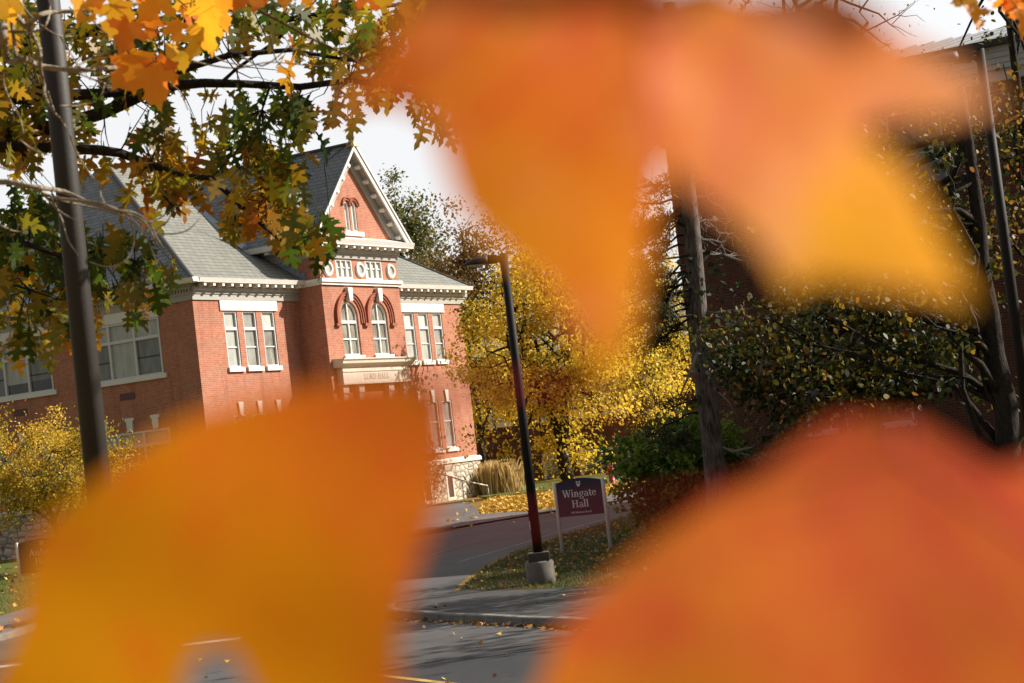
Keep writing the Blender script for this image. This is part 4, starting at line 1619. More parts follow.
# beyond the roof of the hall
b = at(424, 455, 124)
tree('evergreen_tree', 'tall dark green tree rising behind the hall roof', 'tree', (b.x, 124, .4), (0, 0, 19), .4, (0, 0, 11.5), (4.4, 4.1, 10.2), 26, 190, 150, .23, T_QUAD, M['f_dark'], M['bark_dark'], .6, 6, 1, 'trees behind the hall', .3, conical=.55)
b = at(458, 455, 120)
tree('evergreen_tree', 'shorter olive green tree beside the hall roof, left of the lamp head', 'tree', (b.x, 120, .4), (0, 0, 13.5), .35, (0, 0, 8.5), (3.6, 3.2, 6.6), 18, 120, 140, .23, T_QUAD, M['f_dark'], M['bark_dark'], .6, 7, 1, 'trees behind the hall', .3, conical=.5)
b = at(488, 455, 116)
tree('bronze_tree', 'rust brown tree above the lamp head', 'tree', (b.x, 116, .4), (0, 0, 16), .32, (.4, 0, 11.5), (3.8, 3.5, 6.2), 22, 150, 100, .21, T_QUAD, M['f_brown'], M['bark'], .6, 8, 1, 'trees behind the hall', .3)
b = at(600, 455, 118)
tree('bronze_tree', 'tall brown tree behind the yellow maples', 'tree', (b.x, 118, .4), (0, 0, 17), .35, (0, 0, 11.5), (6, 4, 7), 22, 150, 90, .25, T_QUAD, M['f_brown'], M['bark'], .8, 9, 1, 'trees behind the hall', .3)
# golden tree before the hall's end wall
b = gpos(60, 520, 61)
tree('crabapple_tree', 'low spreading golden tree before the hall end wall, left of the thick pole', 'tree', b, (0, 0, 3.4), .16, (-.5, 0, 3.35), (3.2, 2.2, 2.0), 16, 190, 85, .105, T_QUAD, M['f_gold'], M['bark'], .28, 10, 3, None, .4, .25)
# evergreen shrub by the pine
b = at(692, 512, 47.5)
tree('yew_shrub', 'dense green evergreen shrub behind the pine trunk', 'shrub', (b.x, 47.5, -.1), (0, 0, 1.9), .12, (-.1, 0, 1.55), (1.85, 1.4, 1.5), 14, 190, 65, .13, T_OVAL, M['f_spruce'], M['bark_dark'], .2, 12, 3, None, .45, .15, tip=(0, 0, .3), low=-.9)

# ------------------------------------------------------------------ pine with bare trunk
g = np.random.default_rng(21)
pb = at(721, 540, 44.5)
pine = thing('pine_tree', 'pine with straight furrowed trunk and dead side branches beside dark brick wall', 'tree', (pb.x, 44.5, -.08))
pts, rr = [], []
for k in range(11):
    z = k / 10 * 13.2
    pts.append((.32 * (z / 13.2) + .03 * math.sin(z), .02 * math.sin(z * 1.3), z - .2))
    rr.append(.285 - .135 * k / 10)
mb = MB()
mb.tube(pts, rr, 14)
mb.build('trunk', M['bark_pine'], pine, True)
mb = MB()
P_n, rn_n = [], []
mbl = MB()
for q_ in (mb, mbl):
    q_.tube(pts[1:-1], .05, 6)
for k in range(72):
    z = g.uniform(2.0, 12.8)
    right = g.random() < .42 or z < 4.5 and g.random() < .5
    az = g.uniform(-.9, .9) + (0 if right else math.pi)
    x0_ = .32 * z / 13.2
    L = g.uniform(1.0, 2.3) if right else g.uniform(1.0, 2.6) * (1 if z > 4 else .7)
    a = np.array([x0_, 0, z])
    e = a + np.array([math.cos(az) * L, math.sin(az) * L * .7, g.uniform(-.55, .1) * L])
    tgt = mb if (right and z < 9) else mbl
    pl = limb(tgt, a, e, .036, .010, g, 6, .22, .08, 5)
    for j in range(6):
        s_ = pl[int(g.integers(2, 6))]
        e2 = s_ + (e - a) / L * g.uniform(.2, .6) + g.normal(0, .22, 3)
        pl2 = limb(tgt, s_, e2, .010, .003, g, 4, .3, .0, 4)
        if not (right and z < 9):
            for q in pl2[1:]:
                for _ in range(int(g.integers(10, 26))):
                    P_n.append(q + g.normal(0, .05, 3))
        elif g.random() < .5:
            e3 = e2 + g.normal(0, .25, 3)
            limb(tgt, pl2[2], e3, .006, .002, g, 3, .3, 0, 4)
mb.build('dead_branches', M['dead_wood'], pine)
mbl.build('live_branches', M['bark_dark'], pine)
leaves('needles', P_n, .17, T_NEEDLE, M['f_pine'], pine, (-.3, -.1, .3), None, .8, 1, 0, None, 0, 5)
for (u, v, u2, v2, r_) in ((697, 352, 680, 395, .045), (707, 372, 708, 382, .05), (714, 388, 738, 418, .018)):
    q0, q1 = at(u, v, 44.15), at(u2, v2, 43.9)
    lc = Vector(pine.location)
    MB().tube([q0 - lc, (q0 + q1) / 2 - lc + Vector((.05, -.03, .04)), q1 - lc], [r_, r_ * .8, r_ * .4], 7).build('branch_stub', M['dead_wood'], pine, True)

# ------------------------------------------------------------------ trees before the dark building
tb = at(1014, 470, 33)
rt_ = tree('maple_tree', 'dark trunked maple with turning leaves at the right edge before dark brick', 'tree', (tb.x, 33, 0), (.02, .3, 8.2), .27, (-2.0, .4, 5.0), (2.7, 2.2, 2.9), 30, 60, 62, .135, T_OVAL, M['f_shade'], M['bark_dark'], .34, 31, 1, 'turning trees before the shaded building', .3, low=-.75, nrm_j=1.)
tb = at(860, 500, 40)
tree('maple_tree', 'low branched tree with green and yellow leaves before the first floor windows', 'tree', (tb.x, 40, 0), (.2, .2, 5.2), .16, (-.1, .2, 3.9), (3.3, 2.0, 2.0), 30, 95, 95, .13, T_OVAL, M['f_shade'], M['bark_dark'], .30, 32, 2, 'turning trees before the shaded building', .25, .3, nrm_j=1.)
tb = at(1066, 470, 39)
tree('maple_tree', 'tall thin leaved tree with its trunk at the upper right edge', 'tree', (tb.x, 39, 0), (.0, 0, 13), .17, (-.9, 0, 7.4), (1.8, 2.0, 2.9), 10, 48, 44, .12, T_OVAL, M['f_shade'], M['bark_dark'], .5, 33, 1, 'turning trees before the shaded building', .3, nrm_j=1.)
tb = at(880, 470, 47)
tree('bare_tree', 'nearly bare tree with fine dark branches against the sky above the metal roof', 'tree', (tb.x, 47, 0), (0, 0, 14.5), .2, (0, 0, 11.8), (3.4, 2.0, 3.0), 30, 130, 2, .09, T_OVAL, M['f_brown'], M['bark_dark'], .5, 34, 2, None, .2, .6)

# trees outside the frame on the right that shade the road
for k, (x, y, h) in enumerate(((15.5, 31, 11), (19, 25, 12), (13.5, 21, 9), (24, 38, 13))):
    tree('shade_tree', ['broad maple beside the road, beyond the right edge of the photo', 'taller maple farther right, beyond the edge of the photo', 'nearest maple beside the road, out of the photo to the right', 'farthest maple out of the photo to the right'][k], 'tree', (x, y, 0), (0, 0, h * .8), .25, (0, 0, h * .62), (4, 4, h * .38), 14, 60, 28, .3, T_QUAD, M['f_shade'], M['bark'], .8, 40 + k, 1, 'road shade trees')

def canopy(name, t, c, rad, n, size, mat, bark_to=None, seed=1):
    gg = np.random.default_rng(seed)
    C = []
    while len(C) < n // 60:
        d = gg.uniform(-1, 1, 3)
        if np.linalg.norm(d) < 1:
            C.append(np.array(c) + d * np.array(rad))
    C = np.array(C)
    P = np.repeat(C, 60, axis=0) + gg.normal(0, .75, (len(C) * 60, 3))
    leaves(name, P, size, T_QUAD, mat, t, (0, 0, -.4), None, .7, .6, .2, None, .1, seed)


canopy('unseen_upper_crown', rt_, (-1.5, 1.5, 17.0), (7, 5.5, 2.6), 7000, .3, M['f_shade'], None, 1)  # unseen foliage added overhead to keep sky light off the brick building
canopy('unseen_upper_crown', pine, (.8, -2.5, 18.8), (6, 6, 2.4), 3000, .3, M['f_pine'], None, 2)  # more added foliage high over the pine, blocking sky light
for k, (x, y, h, lab) in enumerate(((13.5, 12, 13, 'unseen maple added to block sky light, close to the camera on the right'), (6, -7, 14, 'unseen maple added to block sky light from behind the camera'), (-7, -4, 14, 'second unseen maple added to block sky light, behind the camera farther left'))):  # unseen trees added to darken the brick face by blocking sky
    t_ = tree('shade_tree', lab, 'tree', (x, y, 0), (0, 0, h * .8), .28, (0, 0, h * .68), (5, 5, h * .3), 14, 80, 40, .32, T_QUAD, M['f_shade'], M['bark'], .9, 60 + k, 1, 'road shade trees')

# ornamental grass by the stone base
gb = gpos(500, 494, 87)
og = thing('ornamental_grass', 'tall dry ornamental grass clump beside the stone base', 'plant', gb)
n = 900
P = np.column_stack([g.normal(0, .42, n), g.normal(0, .25, n), np.full(n, .0)])
leaves('blades', P, 1.35, np.array([(-.02, 0), (.02, 0), (.018, .6), (.03, .8), (0, 1), (-.03, .8), (-.018, .6)]), M['f_reed'], og, (0, 0, 1), (0, -1, 0), .14, .8, 0, None, 0, 3)

# ------------------------------------------------------------------ litter and grass
def poly_pts(n, x0, x1, y0, y1, off, fn=None):
    out_ = []
    while len(out_) < n:
        x, y = g.uniform(x0, x1), g.uniform(y0, y1)
        if fn and not fn(x, y):
            continue
        o_ = off(x, y) if callable(off) else off
        out_.append((x, y, gz(x, y) + o_ + .012))
    return out_


def inpoly(poly):
    def f(x, y):
        c = False
        n_ = len(poly)
        for i in range(n_):
            (ax_, ay), (bx, by) = poly[i], poly[(i + 1) % n_]
            if (ay > y) != (by > y) and x < (bx - ax_) * (y - ay) / (by - ay) + ax_:
                c = not c
        return c
    return f


IL = inpoly(lawn)
P = poly_pts(4200, -1.7, 8, 32, 66, isl, lambda x, y: IL(x, y) and g.random() < .25 + .75 * sstep(35, 46, y))
P += poly_pts(26, -2, 8, 27, 34, lambda x, y: isl(x, y), inpoly(kerb_pts + walk_in))
kp = [Vector(p) for p in kerb_pts]
for _ in range(200):
    i = int(g.integers(1, 6))
    q = kp[i].lerp(kp[i + 1], g.random()) - Nn * abs(g.normal(0.02, .12)) - Nn * .05
    P.append((q.x, q.y, gz(q.x, q.y) + .025))
P += [(x, y, z + .01) for x, y, z in poly_pts(40, -6, 1, 22, 32, .012)]
lit = leaves('fallen_leaves', P, .075, T_MAPLE[2:-2], M['litter'], None, (0, 0, .05), (0, 0, 1), .9, .25, .2, None, .1, 7)
tag(lit, 'scattered fallen leaves on the shaded lawn, path and gutter', 'fallen leaves', kind='stuff')
vp = [(-1.84, 65.8), (-.1, 63.9), (.8, 64.6), (1.75, 63.8), (3.1, 69.8), (4.6, 73), (6.5, 77), (3.3, 79), (-.5, 79.5), (-1.8, 80), (-1.9, 72)]
P = poly_pts(9000, -3, 8, 63, 81, .03, lambda x, y: inpoly(vp)(x, y))
P += poly_pts(350, -3, 8, 59, 90, .07)
lit = leaves('fallen_leaves', P, .12, T_MAPLE[2:-2], M['litter'], None, (0, 0, .05), (0, 0, 1), .9, .3, .2, np.full(len(P), .06), .1, 8)
tag(lit, 'golden carpet of fallen leaves on the verge under the yellow maples', 'fallen leaves', kind='stuff')
P = poly_pts(500, -20, -9, 38, 66, .137, inpoly(inner + [(-8.5, 70), (-16, 70), (-60, 75), (-60, 36)]))
for _ in range(120):
    i = int(g.integers(2, 6))
    q = Vector(lk[i]).lerp(Vector(lk[i + 1]), g.random()) + Vector((-.3 - abs(g.normal(0, .4)), .1))
    P.append((q.x, q.y, gz(q.x, q.y) + .15))
lit = leaves('fallen_leaves', P, .12, T_MAPLE[2:-2], M['litter'], None, (0, 0, .05), (0, 0, 1), .9, .25, .2, np.full(len(P), .4), .1, 9)
tag(lit, 'sparse fallen leaves on the bright left lawn and its pavement', 'fallen leaves', kind='stuff')
P = [(x, y, z - .01) for x, y, z in poly_pts(26000, -1.7, 6, 32, 56, isl, IL)]
gr = leaves('grass', P, .085, T_BLADE, M['f_grass'], None, (0, 0, 1), (0, -1, 0), .35, .8, 0, None, .2, 10)
tag(gr, 'short grass blades of the shaded lamp lawn', 'grass', kind='stuff')
P = [(x, y, z - .01) for x, y, z in poly_pts(9000, -20, -10, 38, 62, .137, inpoly(inner + [(-8.5, 70), (-16, 70), (-60, 75), (-60, 36)]))]
gr = leaves('grass', P, .10, T_BLADE, M['f_grass'], None, (0, 0, 1), (0, -1, 0), .35, .8, 0, None, .2, 11)
tag(gr, 'short bright grass blades of the left lawn', 'grass', kind='stuff')

# ------------------------------------------------------------------ oak overhead on the left
oak = thing('oak_tree', 'oak with green and rust lobed leaves on dark limbs behind the thick pole', 'tree', (-8.5, 13, 0))
oL = Vector(oak.location)


def pline(pts, Y, jit=.0):
    return [at(u, v, Y + jit * math.sin(i * 1.9)) for i, (u, v) in enumerate(pts)]


mb = MB()
mb.tube([Vector((0, 0, -.1)), Vector((.1, 0, 2)), Vector((.0, .1, 4.5)), Vector((.3, 0, 7.5)), Vector((.6, .2, 10))], [.38, .31, .27, .2, .1], 14)


def oak_limb(pts, r0, r1, Y=12.6, start=None, jit=.25):
    P_ = [p - oL for p in pline(pts, Y, jit)]
    if start is not None:
        P_ = [Vector(start)] + P_
    k = len(P_) - 1
    mb.tube(P_, [r0 + (r1 - r0) * i / k for i in range(k + 1)], 8)
    return P_


oak_limb([(-90, 120), (0, 135), (60, 126), (105, 112), (140, 96), (176, 85), (205, 83), (245, 84), (300, 87), (350, 80), (420, 92), (470, 96)], .062, .012, 12.6, (0, .1, 4.6))
oak_limb([(-80, 60), (0, 45), (62, 35), (123, 26), (200, 16), (260, 24), (330, 12.6), (420, 2)], .07, .012, 13, (.1, 0, 5.4))
oak_limb([(-80, 92), (0, 98), (40, 97), (90, 94), (125, 92), (165, 75), (230, 55), (290, 50), (360, 62)], .06, .010, 12.4, (0, 0, 4.4))
oak_limb([(-60, 150), (20, 146), (98, 150), (120, 153), (150, 164), (182, 176), (212, 178), (240, 205), (258, 222), (283, 242), (310, 236)], .045, .006, 12.2, (0, .05, 4.1))
oak_limb([(-80, 235), (0, 239), (30, 245), (66, 258), (100, 250), (135, 262)], .035, .005, 12.3, (0, 0, 3.5))
oak_limb([(-60, 290), (0, 280), (30, 290), (60, 300)], .02, .004, 12.3, (0, 0, 3.2))
oak_limb([(220, 84), (235, 70), (270, 45), (300, 20), (320, -5)], .015, .006, 12.6)
oak_limb([(330, 83), (352, 100), (358, 112)], .010, .004, 12.6)
oak_limb([(150, 164), (158, 190), (172, 205), (186, 215)], .012, .004, 12.2)
oak_limb([(270, 86), (262, 110), (255, 135)], .010, .004, 12.6)
oak_limb([(420, 92), (432, 112), (442, 128)], .009, .003, 12.6)
blobs = [(-20, 40, 60, 60, 90, .35), (50, 60, 75, 55, 130, .55), (42, 120, 52, 40, 90, .62), (15, 125, 40, 50, 50, .6), (150, 40, 60, 40, 75, .4), (150, 122, 32, 18, 22, .5),
         (195, 150, 58, 30, 56, .62), (165, 190, 34, 30, 50, .78), (250, 172, 42, 28, 55, .6), (285, 178, 24, 26, 24, .4), (262, 205, 30, 25, 40, .72), (240, 222, 18, 16, 14, .6),
         (300, 220, 26, 30, 36, .45), (322, 240, 14, 22, 14, .35), (285, 232, 18, 18, 16, .68), (262, 113, 46, 22, 55, .3), (242, 135, 20, 14, 14, .35), (348, 104, 18, 26, 22, .68), (305, 125, 15, 25, 20, .3),
         (235, 20, 70, 25, 70, .5), (330, 35, 60, 42, 90, .55), (395, 55, 45, 45, 75, .62), (435, 112, 26, 24, 30, .5), (418, 30, 40, 30, 40, .5),
         (25, 222, 40, 36, 60, .22), (35, 290, 52, 46, 80, .40), (20, 335, 38, 26, 36, .5), (68, 315, 25, 28, 26, .62), (62, 250, 26, 34, 26, .3),
         (118, 262, 30, 32, 36, .36), (152, 274, 24, 24, 24, .28), (128, 300, 18, 24, 22, .6), (100, 285, 18, 16, 14, .4), (5, 250, 30, 40, 40, .4), (150, 85, 40, 18, 24, .55), (95, 165, 24, 12, 10, .6)]
P, rv = [], []
for (u, v, ru, rv_, n_, c_) in blobs:
    for _ in range(int(n_ * .68)):
        a, q = g.uniform(0, 2 * math.pi), math.sqrt(g.random())
        Y = 12.6 + g.normal(0, .4)
        p = at(u + ru * q * math.cos(a), v - 12 + rv_ * q * math.sin(a), Y) - oL
        P.append(tuple(p))
        rv.append(c_ + g.normal(0, .12))
leaves('crown', P, .215, T_OAK, M['f_oak'], oak, (.0, -.05, -1), (.25, -1, .25), .42, .75, .35, rv, .25, 77)
# twigs to the leaves
nodes = np.array([v for v in mb.v])
for k in range(0, len(P), 3):
    p = np.array(P[k])
    j = int(np.argmin(np.linalg.norm(nodes - p, axis=1)))
    if np.linalg.norm(nodes[j] - p) < 1.0:
        limb(mb, nodes[j], p, .005, .002, g, 3, .2, .05, 4)
mb.build('trunk', M['bark_dark'], oak, True)
# upper crown of the oak, above the frame
n = 2600
Pc = np.column_stack([g.normal(.6, 2.2, n), g.normal(0, 2.0, n), g.normal(8.4, 1.3, n)])
Pc = Pc[Pc[:, 2] > 6.9]
leaves('unseen_upper_crown', Pc, .2, T_OVAL, M['f_oak'], oak, (0, 0, -1), None, .6, .9, .2, None, .1, 12)

# ------------------------------------------------------------------ bare pale branches
bb = thing('bare_branch', 'bare pale twisting branches crossing the thick pole at upper left', 'branch', (-3.2, 6.6, 0))
bL = Vector(bb.location)
mb = MB()


def bare(pts, r0, r1, Y=6.6, jit=.1):
    Q = [p - bL for p in pline(pts, Y, jit)]
    k = len(Q) - 1
    S = []
    for i in range(k):                                    # smooth
        p0, p1, p2, p3 = Q[max(i - 1, 0)], Q[i], Q[i + 1], Q[min(i + 2, k)]
        for f in (0, .33, .66):
            S.append(.5 * ((2 * p1) + (p2 - p0) * f + (2 * p0 - 5 * p1 + 4 * p2 - p3) * f * f + (3 * p1 - p0 - 3 * p2 + p3) * f ** 3))
    S.append(Q[-1])
    n_ = len(S) - 1
    mb.tube(S, [(r0 + (r1 - r0) * i / n_) * (1 + .12 * math.sin(i * 2.3)) for i in range(n_ + 1)], 7)


K = .75
mb.tube([Vector((0, 0, -.1)), Vector((-.05, 0, 1.5)), at(-120, 200, 6.6) - bL, at(-90, 40, 6.6) - bL, at(-60, -60, 6.6) - bL], [.09, .07, .055, .04, .02], 10)
bare([(-90, 40), (-10, 12), (8, 12), (17, 17), (25, 25), (33, 21), (40, 15), (55, 12), (90, 11), (125, 8), (160, -8)], .011 * K * 1.6, .006)
bare([(-95, 60), (-5, 27), (3, 33), (4, 45), (8, 60), (15, 62), (25, 59), (40, 66), (60, 69), (85, 70), (110, 68), (130, 68), (158, 64), (185, 60)], .017, .006)
bare([(28, 26), (34, 38), (40, 50), (40, 66), (44, 85), (45, 95), (52, 110), (60, 118), (66, 128)], .009, .003)
bare([(-5, 30), (20, 32), (40, 30), (48, 20), (50, 5), (46, -8)], .006, .003)
bare([(16, 56), (12, 25), (8, -8)], .008, .006)
bare([(20, 2), (30, 15), (45, 28), (60, 36), (72, 36)], .004, .002)
bare([(75, 72), (95, 80), (125, 88)], .004, .002)
bare([(60, 106), (85, 105), (100, 97), (105, 82)], .004, .002)
bare([(75, 67), (95, 57), (110, 52), (125, 45)], .004, .002)
bare([(48, 92), (52, 105), (55, 112)], .004, .002)
bare([(3, 70), (4, 85), (12, 105), (14, 122)], .004, .002)
bare([(-110, 190), (-5, 182), (20, 185), (40, 188), (65, 192), (90, 203), (115, 210), (135, 213), (150, 225), (158, 240), (164, 250)], .012, .003)
bare([(30, 186), (50, 196), (70, 200), (100, 203), (125, 213), (145, 222), (155, 240), (158, 247)], .007, .003)
bare([(40, 190), (58, 210), (75, 220)], .005, .002)
bare([(50, 195), (62, 220), (68, 240), (78, 255)], .004, .002)
bare([(130, 215), (134, 240), (128, 258), (110, 267), (90, 262)], .004, .002)
bare([(60, 200), (85, 206), (110, 212), (135, 222), (150, 245), (158, 270)], .004, .002)
for pts in ([(150, 232), (165, 224), (172, 213), (176, 206)], [(155, 233), (172, 234), (188, 230), (200, 218)], [(148, 222), (160, 218), (178, 205)], [(105, 205), (100, 190), (112, 180)], [(70, 135), (78, 155), (95, 180), (118, 200)], [(20, 140), (34, 150), (48, 155)], [(-5, 165), (18, 170), (30, 150)], [(0, 225), (20, 232), (40, 222)],
            [(60, 36), (75, 60), (90, 80)], [(84, 12), (100, 28), (118, 42)], [(150, 64), (165, 78), (180, 92), (188, 110)], [(190, 60), (215, 66), (240, 68), (270, 62), (320, 66), (345, 58)], [(200, 40), (220, 60), (250, 66)], [(240, 55), (262, 66), (285, 50), (290, 38)], [(330, -5), (345, 10), (370, 14)], [(270, 35), (276, 60), (290, 72)], [(10, 100), (20, 118), (24, 135)]):
    bare(pts, .0035, .0015)
mb.build('twigs', M['bark_pale'], bb, True)
# red-brown twig and orange maple leaves hanging at the top left
def maple_sprig(name, label, spots, Y, twigs, size, seed, rnd=None, loc=(0, 0, 0)):
    t = thing(name, label, 'branch', loc, 0, 'orange maple branches')
    l_ = Vector(loc)
    m_ = MB()
    for pts_, r0, r1 in twigs:
        Q = [p - l_ for p in pline(pts_, Y, .05)]
        m_.tube(Q, [r0 + (r1 - r0) * i / (len(Q) - 1) for i in range(len(Q))], 7)
    P_ = []
    for (u, v) in spots:
        p = at(u, v, Y + random.uniform(-.25, .25)) - l_
        P_.append(tuple(p))
    nod = np.array(m_.v)
    for p in P_:
        p = np.array(p)
        j = int(np.argmin(np.linalg.norm(nod - p, axis=1)))
        limb(m_, nod[j], p, .0022, .0012, np.random.default_rng(3), 4, .15, .1, 4)
    m_.build('twigs', M['bark_red'], t, True)
    leaves('leaves', P_, size, T_MAPLE[2:-2], M['f_maple'], t, (.0, -.1, -1), (.15, -1, .2), .4, .55, .4, rnd, .3, seed)
    return t


spots = [(10, -10), (2, -4), (72, -8), (84, -22), (138, -18), (124, 4), (160, -6), (186, -16), (152, 16), (182, 8), (206, 2), (143, 54), (166, 46), (222, -6), (240, -18), (194, 34), (280, -24), (172, 22), (258, -26), (132, 24), (212, 20), (118, -18), (148, 70), (130, 60), (170, 62), (186, 52), (98, -2), (300, -14), (335, -22), (362, -14), (390, -20), (412, -6), (440, -14), (462, -4), (482, -12), (428, 4), (470, -22)]
maple_sprig('maple_branch', 'cluster of bright orange maple leaves hanging in front of the oak', spots, 6.4,
            [([(-60, -60), (60, -34), (150, -22), (236, -2), (270, 16), (310, 38), (345, 54), (375, 72)], .008, .003), ([(236, -20), (330, -34), (420, -26), (500, -20)], .004, .002), ([(130, -26), (150, 10), (160, 40), (158, 66)], .0035, .002), ([(150, -24), (190, 10), (196, 34), (188, 52)], .0035, .0015)], .112, 5, np.linspace(0, 1, len(spots)) * 7.3 % 1, (-1.7, 6.4, 4.3))
spots = [(955, 2), (966, 8), (1004, -6), (1014, 2), (1022, 12), (1000, -12), (1030, 4), (990, -16), (1012, -10)]
maple_sprig('maple_branch', 'few orange maple leaves hanging into the top right corner', spots, 4.6,
            [([(1120, -80), (1050, -30), (1000, -22), (955, -10)], .006, .002)], .065, 6, np.linspace(.3, 1, len(spots)), (1.4, 4.6, 3.9))


# ------------------------------------------------------------------ out of focus maple leaves close to the lens
def big_leaf_mat(name, base_c, mid_c, tip_c, blotch, seed, trans=.72, st=(.1, .5, .95)):
    t = NT(name)
    co = t.obj()
    sp = t.n('ShaderNodeSeparateXYZ')
    t.l(co, sp.inputs[0])
    mp = t.n('ShaderNodeMapping')
    mp.inputs['Location'].default_value = (seed, seed * 2, 0)
    t.l(co, mp.inputs[0])
    n = t.noise(mp.outputs[0], 26, 3, .5)
    n2 = t.noise(mp.outputs[0], 55, 3, .5)
    r2 = t.math('SQRT', t.math('ADD', t.math('MULTIPLY', sp.outputs[0], sp.outputs[0]), t.math('MULTIPLY', sp.outputs[1], sp.outputs[1])))
    f = t.math('ADD', t.math('MULTIPLY', r2, 10.5), t.math('MULTIPLY', t.math('SUBTRACT', n, .5), .9))
    col = t.ramp(f, [(st[0], base_c), (st[1], mid_c), (st[2], tip_c)])
    col = t.mix(t.ramp(n2, [(.5, (0, 0, 0)), (.72, (1, 1, 1))]), col, blotch)
    th = t.math('ARCTAN2', sp.outputs[0], sp.outputs[1])   # main veins fan out from the petiole, side veins off the midrib
    vn = t.math('MULTIPLY', t.math('ABSOLUTE', t.math('SINE', t.math('MULTIPLY', th, 3.6))), r2)
    sv = t.math('ABSOLUTE', t.math('SINE', t.math('ADD', t.math('MULTIPLY', sp.outputs[1], 190), t.math('MULTIPLY', t.math('ABSOLUTE', sp.outputs[0]), -160))))
    col = t.mix(t.ramp(vn, [(.001, (.35, .35, .35)), (.006, (0, 0, 0))]), col, tip_c)
    col = t.mix(t.ramp(sv, [(.0, (.3, .3, .3)), (.3, (0, 0, 0))]), col, tip_c)
    n4 = t.noise(mp.outputs[0], 140, 2, .5)
    col = t.mix(t.ramp(n4, [(.66, (0, 0, 0)), (.74, (.6, .6, .6))]), col, tuple(c * .35 for c in base_c))
    d = t.bsdf(col, .6, 0, .12)
    tr = t.n('ShaderNodeBsdfTranslucent')
    t.l(col, tr.inputs[0])
    mx = t.n('ShaderNodeMixShader')
    mx.inputs[0].default_value = trans
    t.l(d.outputs[0], mx.inputs[1])
    t.l(tr.outputs[0], mx.inputs[2])
    return t.fin(mx)


HALF_A = _map[1:] + [(0, 1.0)]
HALF_C = [(.012, 0), (.14, .10), (.30, .20), (.44, .27), (.58, .31), (.57, .37), (.70, .47), (.56, .50), (.52, .57), (.40, .52), (.28, .53), (.25, .60), (.32, .70), (.38, .73), (.28, .80), (.23, .87), (.11, .87), (0, 1.0)]


def big_leaf(parent, uv0, uv1, Y0, Y1, m, wl_=1., wr_=1., nrm=(0.25, -1, .15), fold=.12, curl=.12, half=HALF_A, stem_to=None):
    """a maple leaf from its petiole joint to its tip; real size follows from its distance"""
    A, B = at(*uv0, Y0), at(*uv1, Y1)
    yv = (B - A)
    S_ = yv.length
    yv.normalize()
    nv = Vector(nrm)
    xv = yv.cross(nv).normalized()
    zv = xv.cross(yv)
    bm = bmesh.new()
    outl = [(x * wr_, y_) for x, y_ in half] + [(-x * wl_, y_) for x, y_ in half[::-1][1:]]
    vs = [bm.verts.new((x, y_, 0)) for x, y_ in outl]
    bm.faces.new(vs)
    for k in range(1, 10):
        bmesh.ops.bisect_plane(bm, geom=bm.verts[:] + bm.edges[:] + bm.faces[:], plane_co=(0, k / 10, 0), plane_no=(0, 1, 0), dist=1e-6)
    for k in (-.45, -.3, -.15, 0, .15, .3, .45):
        bmesh.ops.bisect_plane(bm, geom=bm.verts[:] + bm.edges[:] + bm.faces[:], plane_co=(k, 0, 0), plane_no=(1, 0, 0), dist=1e-6)
    bmesh.ops.triangulate(bm, faces=bm.faces)
    for v in bm.verts:
        x, y_ = v.co.x, v.co.y
        v.co = Vector((x, y_, fold * abs(x) - curl * (y_ - .3) ** 2 + .03 * math.sin(9 * x + 5 * y_) + .025 * math.sin(13 * y_ - 7 * x))) * S_
    me = bpy.data.meshes.new('leaf')
    bm.to_mesh(me)
    bm.free()
    me.materials.append(m)
    me.polygons.foreach_set('use_smooth', [True] * len(me.polygons))
    o = bpy.data.objects.new('leaf', me)
    COL.objects.link(o)
    o.parent = parent
    mt = Matrix((xv, yv, zv)).transposed().to_4x4()
    mt.translation = A - Vector(parent.location)
    o.matrix_local = mt
    if stem_to is not None:
        E_ = mt.inverted() @ (Vector(stem_to) - Vector(parent.location))
        z = Vector((0, 0, -curl * .09 * S_))
        mid_ = (z + E_) / 2 + Vector((.0, .0, -.006))
        MB().tube([z, z.lerp(mid_, .5) + Vector((.001, 0, -.002)), mid_, E_], [.0011, .001, .001, .0013], 8).build('petiole', M['petiole'], o, True)
    return o


M['petiole'] = paint('red_petiole', (.36, .022, .028), .7, .15, 60, 0, .1)
mA = big_leaf_mat('maple_leaf_red_gold', (.50, .105, .030), (.44, .100, .012), (.58, .25, .014), (.56, .17, .06), 1.3, .66, (.08, .45, .80))
mB = big_leaf_mat('maple_leaf_peach', (.56, .15, .055), (.60, .20, .07), (.66, .31, .016), (.70, .30, .17), 4.1, .66, (.06, .30, .58))
mC = big_leaf_mat('maple_leaf_amber', (.40, .078, .010), (.37, .122, .003), (.37, .142, .003), (.38, .082, .006), 7.7, .66)
mD = big_leaf_mat('maple_leaf_red', (.40, .070, .030), (.42, .105, .020), (.42, .150, .006), (.38, .052, .020), 9.2, .66)

